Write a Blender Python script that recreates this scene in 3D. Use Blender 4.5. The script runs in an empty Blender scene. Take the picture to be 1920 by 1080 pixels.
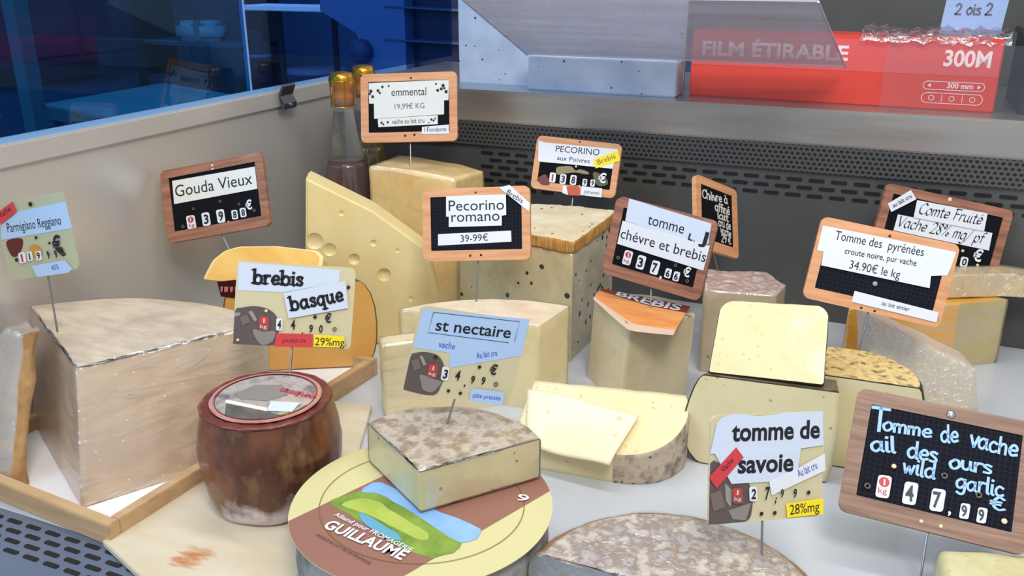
import bpy, bmesh, math, random
from math import sin, cos, pi, radians, sqrt
from mathutils import Vector, Matrix, noise
random.seed(7)
S = bpy.context.scene
COL = S.collection

# ------------------------------------------------------------------ camera, world, lamps, exposure
CAM_H, PITCH, YAW, FPX = .55, radians(20), radians(23.1), 1660.
cam_data = bpy.data.cameras.new('camera'); cam = bpy.data.objects.new('camera', cam_data); COL.objects.link(cam)
cam.location = (0, 0, CAM_H); cam.rotation_euler = (pi/2 - PITCH, 0, YAW)
cam_data.sensor_width = 36; cam_data.lens = FPX/1920*36; cam_data.clip_start = .02
S.camera = cam
world = bpy.data.worlds.new('shop_light'); S.world = world; world.use_nodes = True
bgn = world.node_tree.nodes['Background']; bgn.inputs[0].default_value = (.93, .96, 1, 1); bgn.inputs[1].default_value = .52

def lamp(name, loc, target, size, sy, power, col):
    d = bpy.data.lights.new(name, 'AREA'); d.shape = 'RECTANGLE'; d.size = size; d.size_y = sy; d.energy = power; d.color = col
    o = bpy.data.objects.new(name, d); COL.objects.link(o); o.location = loc
    o.rotation_euler = (Vector(target)-Vector(loc)).to_track_quat('-Z', 'Y').to_euler()
    return o
lamp('case_tube_light', (-.35, .82, 1.25), (-.35, .9, 0), 1.6, .12, 7.5, (1, .955, .87))
lamp('ceiling_spot_light', (.35, -.25, 1.75), (-.3, .95, .05), .5, .5, 20, (1, .955, .88))
lamp('shop_window_light', (-2.2, -1.6, 1.6), (-.6, .9, .1), 1.8, 1.6, 46, (.52, .72, 1))
lamp('back_room_light', (-2.6, 2.6, 1.6), (-3.6, 3.6, -.3), 1.2, 1.2, 30, (.7, .85, 1))
S.view_settings.view_transform = 'Standard'; S.view_settings.look = 'None'
S.view_settings.gamma = 1; S.view_settings.use_curve_mapping = False; S.view_settings.exposure = .12

# the view ray of a photograph position, met with a level plane at height z or an upright plane
_fh = Vector((-sin(YAW), cos(YAW), 0)); _rt = Vector((cos(YAW), sin(YAW), 0)); _zz = Vector((0, 0, 1))
_fw = _fh*cos(PITCH)-_zz*sin(PITCH); _up = _fh*sin(PITCH)+_zz*cos(PITCH); EYE = Vector((0, 0, CAM_H))
def ray(x, y): return _fw+_rt*((x-960)/FPX)+_up*((540-y)/FPX)
def at(x, y, z=0.):
    d = ray(x, y); return EYE+d*((z-CAM_H)/d.z)
def on_plane(x, y, p, n):
    d = ray(x, y); return EYE+d*((p-EYE).dot(n)/d.dot(n))

# ------------------------------------------------------------------ materials
def lin(c):
    f = lambda v: v/12.92 if v <= .04045 else ((v+.055)/1.055)**2.4
    return tuple(f(v/255) for v in c[:3])+(1,)
MATS = {}
def mat(name, col, col2=None, scale=20, rough=.5, metal=0, coat=0, bump=0, bscale=None, sss=0, detail=5, spots=(), stretch=(1, 1, 1), lo=.35, hi=.65, spec=.5):
    """noise-mixed principled material in object space; spots = (colour, scale, radius) flecks"""
    m = bpy.data.materials.new(name); m.use_nodes = True; nt = m.node_tree; N = nt.nodes; Lk = nt.links
    b = N['Principled BSDF']; b.inputs['Roughness'].default_value = rough; b.inputs['Metallic'].default_value = metal
    b.inputs['Coat Weight'].default_value = coat; b.inputs['Coat Roughness'].default_value = .12; b.inputs['Specular IOR Level'].default_value = spec
    if sss:
        b.inputs['Subsurface Weight'].default_value = sss; b.inputs['Subsurface Radius'].default_value = (.012, .008, .004); b.inputs['Subsurface Scale'].default_value = 1
    tc = N.new('ShaderNodeTexCoord'); mp = N.new('ShaderNodeMapping'); mp.inputs['Scale'].default_value = stretch; Lk.new(tc.outputs['Object'], mp.inputs[0])
    out = None
    if col2 is not None:
        n = N.new('ShaderNodeTexNoise'); n.inputs['Scale'].default_value = scale; n.inputs['Detail'].default_value = detail; n.inputs['Roughness'].default_value = .62
        Lk.new(mp.outputs[0], n.inputs['Vector'])
        r = N.new('ShaderNodeValToRGB'); r.color_ramp.elements[0].position = lo; r.color_ramp.elements[1].position = hi
        cols = col2 if isinstance(col2, list) else [col2]
        r.color_ramp.elements[0].color = lin(col); r.color_ramp.elements[1].color = lin(cols[-1])
        for i, c in enumerate(cols[:-1]):
            e = r.color_ramp.elements.new(lo+(hi-lo)*(i+1)/len(cols)); e.color = lin(c)
        Lk.new(n.outputs['Fac'], r.inputs[0]); out = r.outputs[0]
    for (sc, s_scale, rad) in spots:
        v = N.new('ShaderNodeTexVoronoi'); v.inputs['Scale'].default_value = s_scale; Lk.new(tc.outputs['Object'], v.inputs['Vector'])
        wn = N.new('ShaderNodeTexNoise'); wn.inputs['Scale'].default_value = s_scale*.6; Lk.new(tc.outputs['Object'], wn.inputs['Vector'])
        ml = N.new('ShaderNodeMath'); ml.operation = 'MULTIPLY'; ml.inputs[1].default_value = rad*2; Lk.new(wn.outputs['Fac'], ml.inputs[0])
        lt = N.new('ShaderNodeMath'); lt.operation = 'LESS_THAN'; Lk.new(v.outputs['Distance'], lt.inputs[0]); Lk.new(ml.outputs[0], lt.inputs[1])
        sc_ = N.new('ShaderNodeSeparateColor'); Lk.new(v.outputs['Color'], sc_.inputs[0])
        pk_ = N.new('ShaderNodeMath'); pk_.operation = 'LESS_THAN'; pk_.inputs[1].default_value = .45; Lk.new(sc_.outputs[0], pk_.inputs[0])
        an = N.new('ShaderNodeMath'); an.operation = 'MULTIPLY'; Lk.new(lt.outputs[0], an.inputs[0]); Lk.new(pk_.outputs[0], an.inputs[1])
        mx = N.new('ShaderNodeMix'); mx.data_type = 'RGBA'; Lk.new(an.outputs[0], mx.inputs['Factor'])
        if out: Lk.new(out, mx.inputs['A'])
        else: mx.inputs['A'].default_value = lin(col)
        mx.inputs['B'].default_value = lin(sc); out = mx.outputs['Result']
    if out: Lk.new(out, b.inputs['Base Color'])
    else: b.inputs['Base Color'].default_value = lin(col)
    if bump:
        n2 = N.new('ShaderNodeTexNoise'); n2.inputs['Scale'].default_value = bscale or scale*2; n2.inputs['Detail'].default_value = 6
        Lk.new(mp.outputs[0], n2.inputs['Vector']); bp = N.new('ShaderNodeBump'); bp.inputs['Strength'].default_value = bump; bp.inputs['Distance'].default_value = .004
        Lk.new(n2.outputs['Fac'], bp.inputs['Height']); Lk.new(bp.outputs[0], b.inputs['Normal'])
    MATS[name] = m; return m

def film_mat(name, amount=.22, tint=(.9, .95, 1, 1), scale=38, rough=.14, stretch=(1, 1, 1), haze=.0, wr=.45):
    """clear cling film: mostly see-through with wrinkled glossy highlights"""
    m = bpy.data.materials.new(name); m.use_nodes = True; nt = m.node_tree; N = nt.nodes; Lk = nt.links; N.remove(N['Principled BSDF'])
    tr = N.new('ShaderNodeBsdfTransparent'); gl = N.new('ShaderNodeBsdfGlossy'); gl.inputs['Roughness'].default_value = rough; gl.inputs['Color'].default_value = tint
    df = N.new('ShaderNodeBsdfDiffuse'); df.inputs['Color'].default_value = tint
    tc = N.new('ShaderNodeTexCoord'); mp = N.new('ShaderNodeMapping'); mp.inputs['Scale'].default_value = stretch; Lk.new(tc.outputs['Object'], mp.inputs[0])
    n = N.new('ShaderNodeTexNoise'); n.inputs['Scale'].default_value = scale; n.inputs['Detail'].default_value = 4; n.inputs['Distortion'].default_value = 1.2; Lk.new(mp.outputs[0], n.inputs['Vector'])
    bp = N.new('ShaderNodeBump'); bp.inputs['Strength'].default_value = wr; bp.inputs['Distance'].default_value = .01; Lk.new(n.outputs['Fac'], bp.inputs['Height']); Lk.new(bp.outputs[0], gl.inputs['Normal'])
    r = N.new('ShaderNodeValToRGB'); r.color_ramp.elements[0].position = .38; r.color_ramp.elements[1].position = .72
    r.color_ramp.elements[0].color = (amount*.35,)*3+(1,); r.color_ramp.elements[1].color = (amount*1.6,)*3+(1,); Lk.new(n.outputs['Fac'], r.inputs[0])
    mx = N.new('ShaderNodeMixShader'); Lk.new(r.outputs[0], mx.inputs[0]); Lk.new(tr.outputs[0], mx.inputs[1]); Lk.new(gl.outputs[0], mx.inputs[2])
    mx2 = N.new('ShaderNodeMixShader'); mx2.inputs[0].default_value = haze; Lk.new(mx.outputs[0], mx2.inputs[1]); Lk.new(df.outputs[0], mx2.inputs[2])
    Lk.new(mx2.outputs[0], N['Material Output'].inputs[0]); MATS[name] = m; return m

def glass_mat(name, tint, refl=.1, rough=.02, haze=0, hazecol=(.5, .5, .55, 1)):
    m = bpy.data.materials.new(name); m.use_nodes = True; nt = m.node_tree; N = nt.nodes; Lk = nt.links; N.remove(N['Principled BSDF'])
    tr = N.new('ShaderNodeBsdfTransparent'); tr.inputs[0].default_value = tint
    gl = N.new('ShaderNodeBsdfGlossy'); gl.inputs['Roughness'].default_value = rough; gl.inputs['Color'].default_value = (.8, .88, 1, 1)
    df = N.new('ShaderNodeBsdfDiffuse'); df.inputs['Color'].default_value = hazecol
    mx = N.new('ShaderNodeMixShader'); mx.inputs[0].default_value = refl; Lk.new(tr.outputs[0], mx.inputs[1]); Lk.new(gl.outputs[0], mx.inputs[2])
    mx2 = N.new('ShaderNodeMixShader'); Lk.new(mx.outputs[0], mx2.inputs[1]); Lk.new(df.outputs[0], mx2.inputs[2]); mx2.inputs[0].default_value = haze
    if haze:  # streaky pale haze stands in for reflections in the pane
        tc = N.new('ShaderNodeTexCoord'); mp = N.new('ShaderNodeMapping'); mp.inputs['Scale'].default_value = (.7, 14, 14); Lk.new(tc.outputs['Object'], mp.inputs[0])
        n = N.new('ShaderNodeTexNoise'); n.inputs['Scale'].default_value = 3; n.inputs['Detail'].default_value = 5; Lk.new(mp.outputs[0], n.inputs['Vector'])
        r = N.new('ShaderNodeMapRange'); r.inputs['From Min'].default_value = .3; r.inputs['From Max'].default_value = .7; r.inputs['To Min'].default_value = haze*.55; r.inputs['To Max'].default_value = haze*1.4
        Lk.new(n.outputs['Fac'], r.inputs['Value']); Lk.new(r.outputs[0], mx2.inputs[0])
    Lk.new(mx2.outputs[0], N['Material Output'].inputs[0]); MATS[name] = m; return m

def grid_mat(name, base, line, pitch, width):
    m = mat(name, base, rough=.8, spec=.15); nt = m.node_tree; N = nt.nodes; Lk = nt.links; b = N['Principled BSDF']
    tc = N.new('ShaderNodeTexCoord'); sp = N.new('ShaderNodeSeparateXYZ'); Lk.new(tc.outputs['Object'], sp.inputs[0]); res = []
    for k in (0, 1):
        d = N.new('ShaderNodeMath'); d.operation = 'DIVIDE'; d.inputs[1].default_value = pitch; Lk.new(sp.outputs[k], d.inputs[0])
        f = N.new('ShaderNodeMath'); f.operation = 'FRACT'; Lk.new(d.outputs[0], f.inputs[0])
        l = N.new('ShaderNodeMath'); l.operation = 'LESS_THAN'; l.inputs[1].default_value = width; Lk.new(f.outputs[0], l.inputs[0]); res.append(l)
    mxm = N.new('ShaderNodeMath'); mxm.operation = 'MAXIMUM'; Lk.new(res[0].outputs[0], mxm.inputs[0]); Lk.new(res[1].outputs[0], mxm.inputs[1])
    mx = N.new('ShaderNodeMix'); mx.data_type = 'RGBA'; Lk.new(mxm.outputs[0], mx.inputs['Factor']); mx.inputs['A'].default_value = lin(base); mx.inputs['B'].default_value = lin(line)
    Lk.new(mx.outputs['Result'], b.inputs['Base Color']); return m

def perf_mat(name, base, hole, pitch, rad):
    """sheet punched with staggered round holes, in the x-z plane"""
    m = mat(name, base, rough=.45, metal=.3); nt = m.node_tree; N = nt.nodes; Lk = nt.links; b = N['Principled BSDF']
    tc = N.new('ShaderNodeTexCoord'); sp = N.new('ShaderNodeSeparateXYZ'); Lk.new(tc.outputs['Object'], sp.inputs[0])
    def M_(op, a, b_=None):
        n = N.new('ShaderNodeMath'); n.operation = op
        for i, v in enumerate((a, b_)):
            if v is None: continue
            if isinstance(v, (int, float)): n.inputs[i].default_value = v
            else: Lk.new(v, n.inputs[i])
        return n.outputs[0]
    rowf = M_('DIVIDE', sp.outputs[2], pitch*.86); row = M_('FLOOR', rowf); odd = M_('MULTIPLY', M_('MODULO', M_('ADD', row, 1000), 2), .5)
    u = M_('SUBTRACT', M_('FRACT', M_('ADD', M_('DIVIDE', sp.outputs[0], pitch), odd)), .5)
    v = M_('SUBTRACT', M_('FRACT', rowf), .5)
    d = M_('SQRT', M_('ADD', M_('MULTIPLY', u, u), M_('MULTIPLY', v, v))); inside = M_('LESS_THAN', d, rad)
    mx = N.new('ShaderNodeMix'); mx.data_type = 'RGBA'; Lk.new(inside, mx.inputs['Factor']); mx.inputs['A'].default_value = lin(base); mx.inputs['B'].default_value = lin(hole)
    Lk.new(mx.outputs['Result'], b.inputs['Base Color'])
    mt = M_('SUBTRACT', .3, M_('MULTIPLY', inside, .3)); Lk.new(mt, b.inputs['Metallic']); return m

FLAT = dict(white=(222, 226, 234), bluewhite=(206, 216, 234), skyblue=(172, 200, 236), offwhite=(224, 224, 220), red=(205, 62, 66), yellow=(246, 222, 30),
    ink=(18, 20, 30), greyink=(92, 95, 104), blueink=(40, 70, 190), redink=(190, 40, 44), redink2=(110, 14, 24), oliveink=(120, 105, 10), chalk=(160, 200, 246), chalkdust=(150, 154, 165),
    rivet=(225, 205, 170), ring=(120, 112, 96), ring2=(70, 62, 40), hole=(50, 28, 16), card_cream=(206, 197, 160), card_olive=(176, 180, 150),
    oxblood=(92, 30, 26), ochre=(190, 140, 60), darkbrown=(66, 40, 28), photobrown=(92, 80, 78), photogrey=(150, 146, 142), photolight=(136, 130, 126), photolight2=(116, 100, 94),
    photored=(150, 70, 66), photored2=(108, 58, 50), olive=(140, 128, 90), olive2=(84, 92, 48), brick=(190, 86, 58), slate_black=(15, 16, 22))
for k, c in FLAT.items(): mat(k, c, rough=.45 if k not in ('chalk', 'slate_black') else .85, spec=.15 if k == 'slate_black' else .5)
mat('wood_light', (224, 166, 122), (204, 142, 98), 60, .5, stretch=(.25, 3, 1), bump=.1)
mat('wood_dark', (172, 118, 92), (128, 84, 64), 60, .5, stretch=(.25, 3, 1), bump=.15)
mat('wood_brown', (150, 116, 98), (116, 86, 70), 60, .5, stretch=(.2, 4, 1), bump=.15)
grid_mat('slate_grid', (17, 19, 27), (29, 32, 48), .005, .16)
mat('pin_steel', (150, 150, 150), rough=.3, metal=1)
mat('brushed_steel', (212, 210, 208), rough=.32, metal=.5)
mat('shelf_steel', (178, 175, 171), (156, 153, 149), 10, .3, .7, stretch=(.3, 1, 3), bump=.02)
mat('steel_light', (205, 215, 232), (180, 192, 214), 14, .4, .35, spots=(((90, 90, 105), 60, .12),))
mat('dark_panel', (86, 86, 84), (78, 78, 78), 8, .5, .1)
mat('black', (14, 14, 18), rough=.6)
mat('deck_grey', (196, 201, 210), (188, 194, 204), 3, .16, spec=.5)
mat('grille_blue', (112, 124, 148), (102, 114, 138), 4, .35, .3)
mat('tray_wood', (200, 168, 128), (180, 146, 106), 30, .55, stretch=(.3, 1, 4), bump=.1)
mat('board_wood', (216, 206, 184), (204, 190, 162), 14, .5, stretch=(.6, 2, 1))
mat('tray_paper', (240, 240, 244), rough=.6)
mat('pyr_top', (118, 108, 82), (96, 88, 66), 30, .5)
mat('nect_edge', (136, 112, 84), (112, 90, 66), 40, .5)
mat('stain', (196, 130, 60), (222, 180, 120), 60, .6)
mat('parm_paste', (220, 197, 170), (204, 178, 150), 9, .36, coat=.5, bump=.05, bscale=24, sss=.15, spots=(((234, 220, 200), 100, .12),))
mat('parm_rind', (196, 158, 108), (160, 118, 72), 30, .5, coat=.4, bump=.4)
mat('parm_top', (234, 216, 194), (214, 192, 166), 26, .34, coat=.5, bump=.3, stretch=(1, 3, 1), sss=.1)
mat('gouda_paste', (226, 176, 98), (216, 158, 76), 10, .42, coat=.2, sss=.1)
mat('gouda_paste_light', (244, 200, 112), (234, 176, 80), 14, .42, coat=.2, sss=.1, stretch=(1, 4, 1))
mat('gouda_rind', (120, 92, 56), (92, 66, 40), 18, .45, coat=.3)
mat('gouda_edge', (244, 214, 150), rough=.5)
mat('emmental_paste', (244, 226, 170), (237, 213, 148), 9, .4, coat=.2, sss=.1, bump=.05)
mat('emmental_wrapped', (244, 200, 128), (250, 222, 156), 12, .3, coat=.6, bump=.15, bscale=30)
mat('pepper_paste', (218, 202, 160), (200, 184, 142), 16, .5, sss=.1, bump=.1, spots=(((34, 28, 24), 48, .2),))
mat('pepper_side', (212, 204, 180), (192, 182, 156), 20, .5, bump=.1, spots=(((34, 28, 24), 75, .28),))
mat('pepper_top', (238, 228, 200), (222, 206, 170), 22, .55, bump=.15, spots=(((110, 90, 60), 55, .13),))
mat('straw_rind', (226, 178, 104), (182, 124, 56), 120, .6, stretch=(3, 3, .3), bump=.6)
mat('romano_paste', (246, 230, 184), (238, 216, 162), 10, .4, coat=.25, sss=.15)
mat('romano_top', (248, 236, 204), (236, 206, 176), 10, .32, coat=.5, bump=.2)
mat('brebis_paste', (226, 211, 174), (214, 197, 156), 7, .4, coat=.3, sss=.1, bump=.05)
mat('brebis_rind', (214, 201, 164), (196, 181, 142), 12, .45, coat=.3)
mat('chevre_paste', (206, 188, 158), (190, 170, 138), 10, .5, coat=.2, spots=(((150, 130, 100), 60, .12),))
mat('chevre_rind', (222, 204, 202), [(180, 150, 140), (236, 228, 226)], 60, .5, coat=.4, bump=.7)
mat('tomme_paste', (238, 226, 184), (228, 214, 166), 8, .45, sss=.1, spots=(((206, 190, 136), 90, .14),))
mat('tomme_rind', (170, 152, 136), [(200, 184, 162), (132, 118, 110)], 34, .7, bump=.5, spots=(((90, 80, 78), 110, .2),))
mat('pyr_paste', (230, 220, 178), (220, 208, 160), 6, .4, coat=.2, sss=.1, spots=(((176, 162, 110), 95, .14),))
mat('pyr_paste_light', (218, 211, 164), (210, 201, 148), 8, .42, coat=.2, sss=.1, spots=(((196, 190, 136), 120, .16),))
mat('black_rind', (70, 62, 48), (46, 42, 38), 30, .5, coat=.3, bump=.2)
mat('wheel_label', (222, 198, 134), [(206, 176, 118), (110, 92, 64)], 120, .5, lo=.42, hi=.66)
mat('orange_label', (214, 150, 84), (200, 136, 74), 10, .5)
mat('wrapped_yellow', (250, 220, 134), (242, 202, 108), 8, .3, coat=.6, bump=.1)
mat('comte_paste', (238, 182, 66), (226, 164, 48), 7, .4, coat=.3, sss=.1)
mat('comte_rind', (204, 184, 118), (184, 160, 96), 7, .32, coat=.6, bump=.3)
mat('comte_light', (226, 196, 128), (208, 174, 104), 8, .34, coat=.5, bump=.25)
mat('basque_rind', (94, 56, 30), [(114, 62, 32), (76, 40, 22), (140, 104, 60)], 15, .38, coat=.4, bump=.2, stretch=(1, 1, .5), lo=.3, hi=.72)
mat('basque_top', (120, 50, 34), (92, 34, 22), 22, .4, coat=.4, bump=.3)
mat('basque_mould', (222, 214, 220), (190, 176, 180), 40, .7)
mat('basque_label', (150, 136, 128), [(186, 176, 170), (112, 100, 98)], 26, .28, coat=.6)
mat('label_pink', (206, 128, 122), rough=.4)
mat('label_pinkred', (200, 60, 90), rough=.4); mat('label_tan', (186, 170, 120), (160, 146, 110), 40, .4)
mat('label_dark', (78, 76, 72), (110, 104, 96), 60, .4)
mat('nect_paste', (214, 203, 164), (200, 187, 146), 8, .45, coat=.2, sss=.1, spots=(((160, 126, 94), 60, .1),))
mat('nect_rind', (170, 154, 134), [(198, 186, 170), (166, 144, 116), (136, 122, 110)], 50, .5, coat=.3, bump=.5)
mat('guil_rind', (128, 134, 138), [(158, 156, 148), (104, 108, 112)], 20, .6, bump=.3)
mat('label_cream', (208, 201, 150), rough=.5)
mat('label_brown', (146, 102, 88), rough=.5)
mat('label_green', (138, 164, 62), (96, 128, 46), 26, .5)
mat('label_green_light', (176, 192, 88), (150, 172, 66), 20, .5)
mat('label_sky', (112, 164, 222), (150, 190, 232), 14, .5)
mat('label_lake', (96, 160, 190), rough=.5)
mat('savoie_rind', (180, 168, 156), [(208, 200, 190), (152, 132, 116), (190, 184, 184), (144, 128, 116)], 62, .42, coat=.4, bump=.6, lo=.25, hi=.75)
mat('savoie_side', (150, 152, 148), (132, 134, 132), 8, .5, coat=.2)
mat('savoie_edge', (170, 124, 80), (140, 98, 60), 30, .5)
mat('sheet_cream', (250, 242, 212), (240, 228, 188), 10, .5, spots=(((222, 206, 160), 46, .15),))
mat('wedge_label_red', (132, 46, 30), rough=.4)
mat('wedge_label_orange', (232, 162, 96), (216, 132, 70), 14, .4, stretch=(1, 4, 1))
mat('wedge_label_tan', (212, 184, 160), rough=.4)
mat('gold_foil', (222, 172, 66), (170, 116, 36), 40, .28, .9, bump=.3)
mat('cork', (178, 116, 62), (150, 92, 44), 60, .5)
mat('bottle_glass', (150, 150, 150), rough=.05)
mat('cider', (92, 36, 14), (70, 26, 10), 6, .1, coat=.8)
mat('olive_oil', (150, 120, 30), rough=.1, coat=.8)
mat('box_red', (214, 66, 52), rough=.4, coat=.1)
mat('haze_pink', (216, 88, 88), rough=.4)
mat('box_print', (246, 214, 214), rough=.4)
mat('clip_metal', (96, 96, 100), rough=.35, metal=.7)
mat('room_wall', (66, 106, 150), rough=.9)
mat('glass_blue', (120, 164, 214), rough=.2); mat('haze_blue', (96, 140, 190), rough=.5); mat('room_navy', (22, 34, 76), rough=.5)
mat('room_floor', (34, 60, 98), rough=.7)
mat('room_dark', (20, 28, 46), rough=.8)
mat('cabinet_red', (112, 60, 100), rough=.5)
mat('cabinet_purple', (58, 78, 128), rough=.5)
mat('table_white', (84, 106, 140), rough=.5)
mat('paper_blue', (150, 174, 216), rough=.7)
mat('chrome', (210, 214, 220), rough=.15, metal=1)
mat('plastic_dark', (40, 44, 54), rough=.3)
film_mat('film', .10, wr=.3); film_mat('film_strong', .26, scale=90, rough=.12, haze=.10, wr=.7); film_mat('film_streak', .2, scale=11, stretch=(1, 1, 5), wr=.35, rough=.2); film_mat('film_blue_sheen', .3, (.80, .90, 1, 1), 30, .22, haze=.16, wr=.5); film_mat('film_sparkle', .4, scale=120, rough=.16, haze=.30, wr=.8); film_mat('film_mid', .16, scale=60, wr=.5); film_mat('film_crumple', .5, scale=60, rough=.1, wr=.8)
glass_mat('side_glass', (.19, .58, .74, 1), .035)
glass_mat('rear_glass', (.34, .52, .78, 1), .035); glass_mat('acrylic', (.86, .86, .90, 1), .10, .08, .46, (.74, .73, .82, 1))
glass_mat('clear_pane', (.96, .97, .98, 1), .05, .03)
perf_mat('perforated', (88, 88, 88), (20, 20, 20), .0085, .34)
mat('clear_bottle', (255, 255, 255), rough=.04)
_b = MATS['clear_bottle'].node_tree.nodes['Principled BSDF']; _b.inputs['Transmission Weight'].default_value = .95; _b.inputs['Base Color'].default_value = (.86, .9, .9, 1); _b.inputs['IOR'].default_value = 1.3

# ------------------------------------------------------------------ object helpers
def link(name, me, parent=None):
    o = bpy.data.objects.new(name, me); COL.objects.link(o)
    if parent: o.parent = parent
    return o
def obj(name, bm, mats, parent=None, smooth=False, loc=None):
    me = bpy.data.meshes.new(name); bmesh.ops.recalc_face_normals(bm, faces=bm.faces) if not getattr(bm, 'keep', False) else None
    bm.to_mesh(me); bm.free()
    for m in (mats if isinstance(mats, (list, tuple)) else [mats]): me.materials.append(MATS[m])
    if smooth:
        for p in me.polygons: p.use_smooth = True
    o = link(name, me, parent)
    if loc is not None: o.location = loc
    return o
def tag(o, label, cat, group=None):
    o['label'] = label; o['category'] = cat
    if group: o['group'] = group
    return o
def thing(name, label, cat, loc=(0, 0, 0), rot=None, group=None):
    o = link(name, None); o.location = loc; o.empty_display_size = .02
    if rot is not None: o.rotation_euler = rot
    return tag(o, label, cat, group)
def structure(o): o['kind'] = 'structure'; return o
def box(bm, lo, hi, mi=0, bev=0):
    v = [bm.verts.new((x, y, z)) for x in (lo[0], hi[0]) for y in (lo[1], hi[1]) for z in (lo[2], hi[2])]
    fs = [bm.faces.new([v[i] for i in q]) for q in ((0, 1, 3, 2), (4, 6, 7, 5), (0, 4, 5, 1), (2, 3, 7, 6), (0, 2, 6, 4), (1, 5, 7, 3))]
    for f in fs: f.material_index = mi
    if bev: bmesh.ops.bevel(bm, geom=list({e for f in fs for e in f.edges}), offset=bev, segments=2, affect='EDGES')
    return fs
def prism(bm, pts, z0, z1, mi=0, bev=0):
    a = [bm.verts.new((p[0], p[1], z0)) for p in pts]; b = [bm.verts.new((p[0], p[1], z1)) for p in pts]; n = len(pts)
    fs = [bm.faces.new(a[::-1]), bm.faces.new(b)]+[bm.faces.new((a[i], a[(i+1) % n], b[(i+1) % n], b[i])) for i in range(n)]
    for f in fs: f.material_index = mi
    if bev: bmesh.ops.bevel(bm, geom=list({e for f in fs for e in f.edges}), offset=bev, segments=2, affect='EDGES')
    return fs
def lathe(bm, prof, n=48, cx=0, cy=0, mi=0):
    rings = [[bm.verts.new((cx+r*cos(2*pi*k/n), cy+r*sin(2*pi*k/n), z)) for k in range(n)] if r > 1e-6 else [bm.verts.new((cx, cy, z))] for r, z in prof]
    for A, B in zip(rings, rings[1:]):
        for k in range(n):
            j = (k+1) % n
            if len(A) == 1 and len(B) == 1: continue
            f = bm.faces.new((A[0], B[j], B[k]) if len(A) == 1 else (A[k], A[j], B[0]) if len(B) == 1 else (A[k], A[j], B[j], B[k])); f.material_index = mi
def tube(bm, pts, r, n=8, mi=0, taper=1):
    pts = [Vector(p) for p in pts]; rings = []
    for i, p in enumerate(pts):
        t = (pts[min(i+1, len(pts)-1)]-pts[max(i-1, 0)]).normalized(); a = t.orthogonal().normalized(); b = t.cross(a)
        rr = r*(1+(taper-1)*i/max(1, len(pts)-1))
        rings.append([bm.verts.new(p+(a*cos(2*pi*k/n)+b*sin(2*pi*k/n))*rr) for k in range(n)])
    for A, B in zip(rings, rings[1:]):
        for k in range(n): bm.faces.new((A[k], A[(k+1) % n], B[(k+1) % n], B[k])).material_index = mi
    bm.faces.new(rings[0][::-1]).material_index = mi; bm.faces.new(rings[-1]).material_index = mi
def round_rect(x0, y0, x1, y1, r, k=5):
    out = []
    for cx, cy, a0 in ((x1-r, y1-r, 0), (x0+r, y1-r, 90), (x0+r, y0+r, 180), (x1-r, y0+r, 270)):
        out += [(cx+r*cos(radians(a0+90*i/k)), cy+r*sin(radians(a0+90*i/k))) for i in range(k+1)]
    return out

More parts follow.
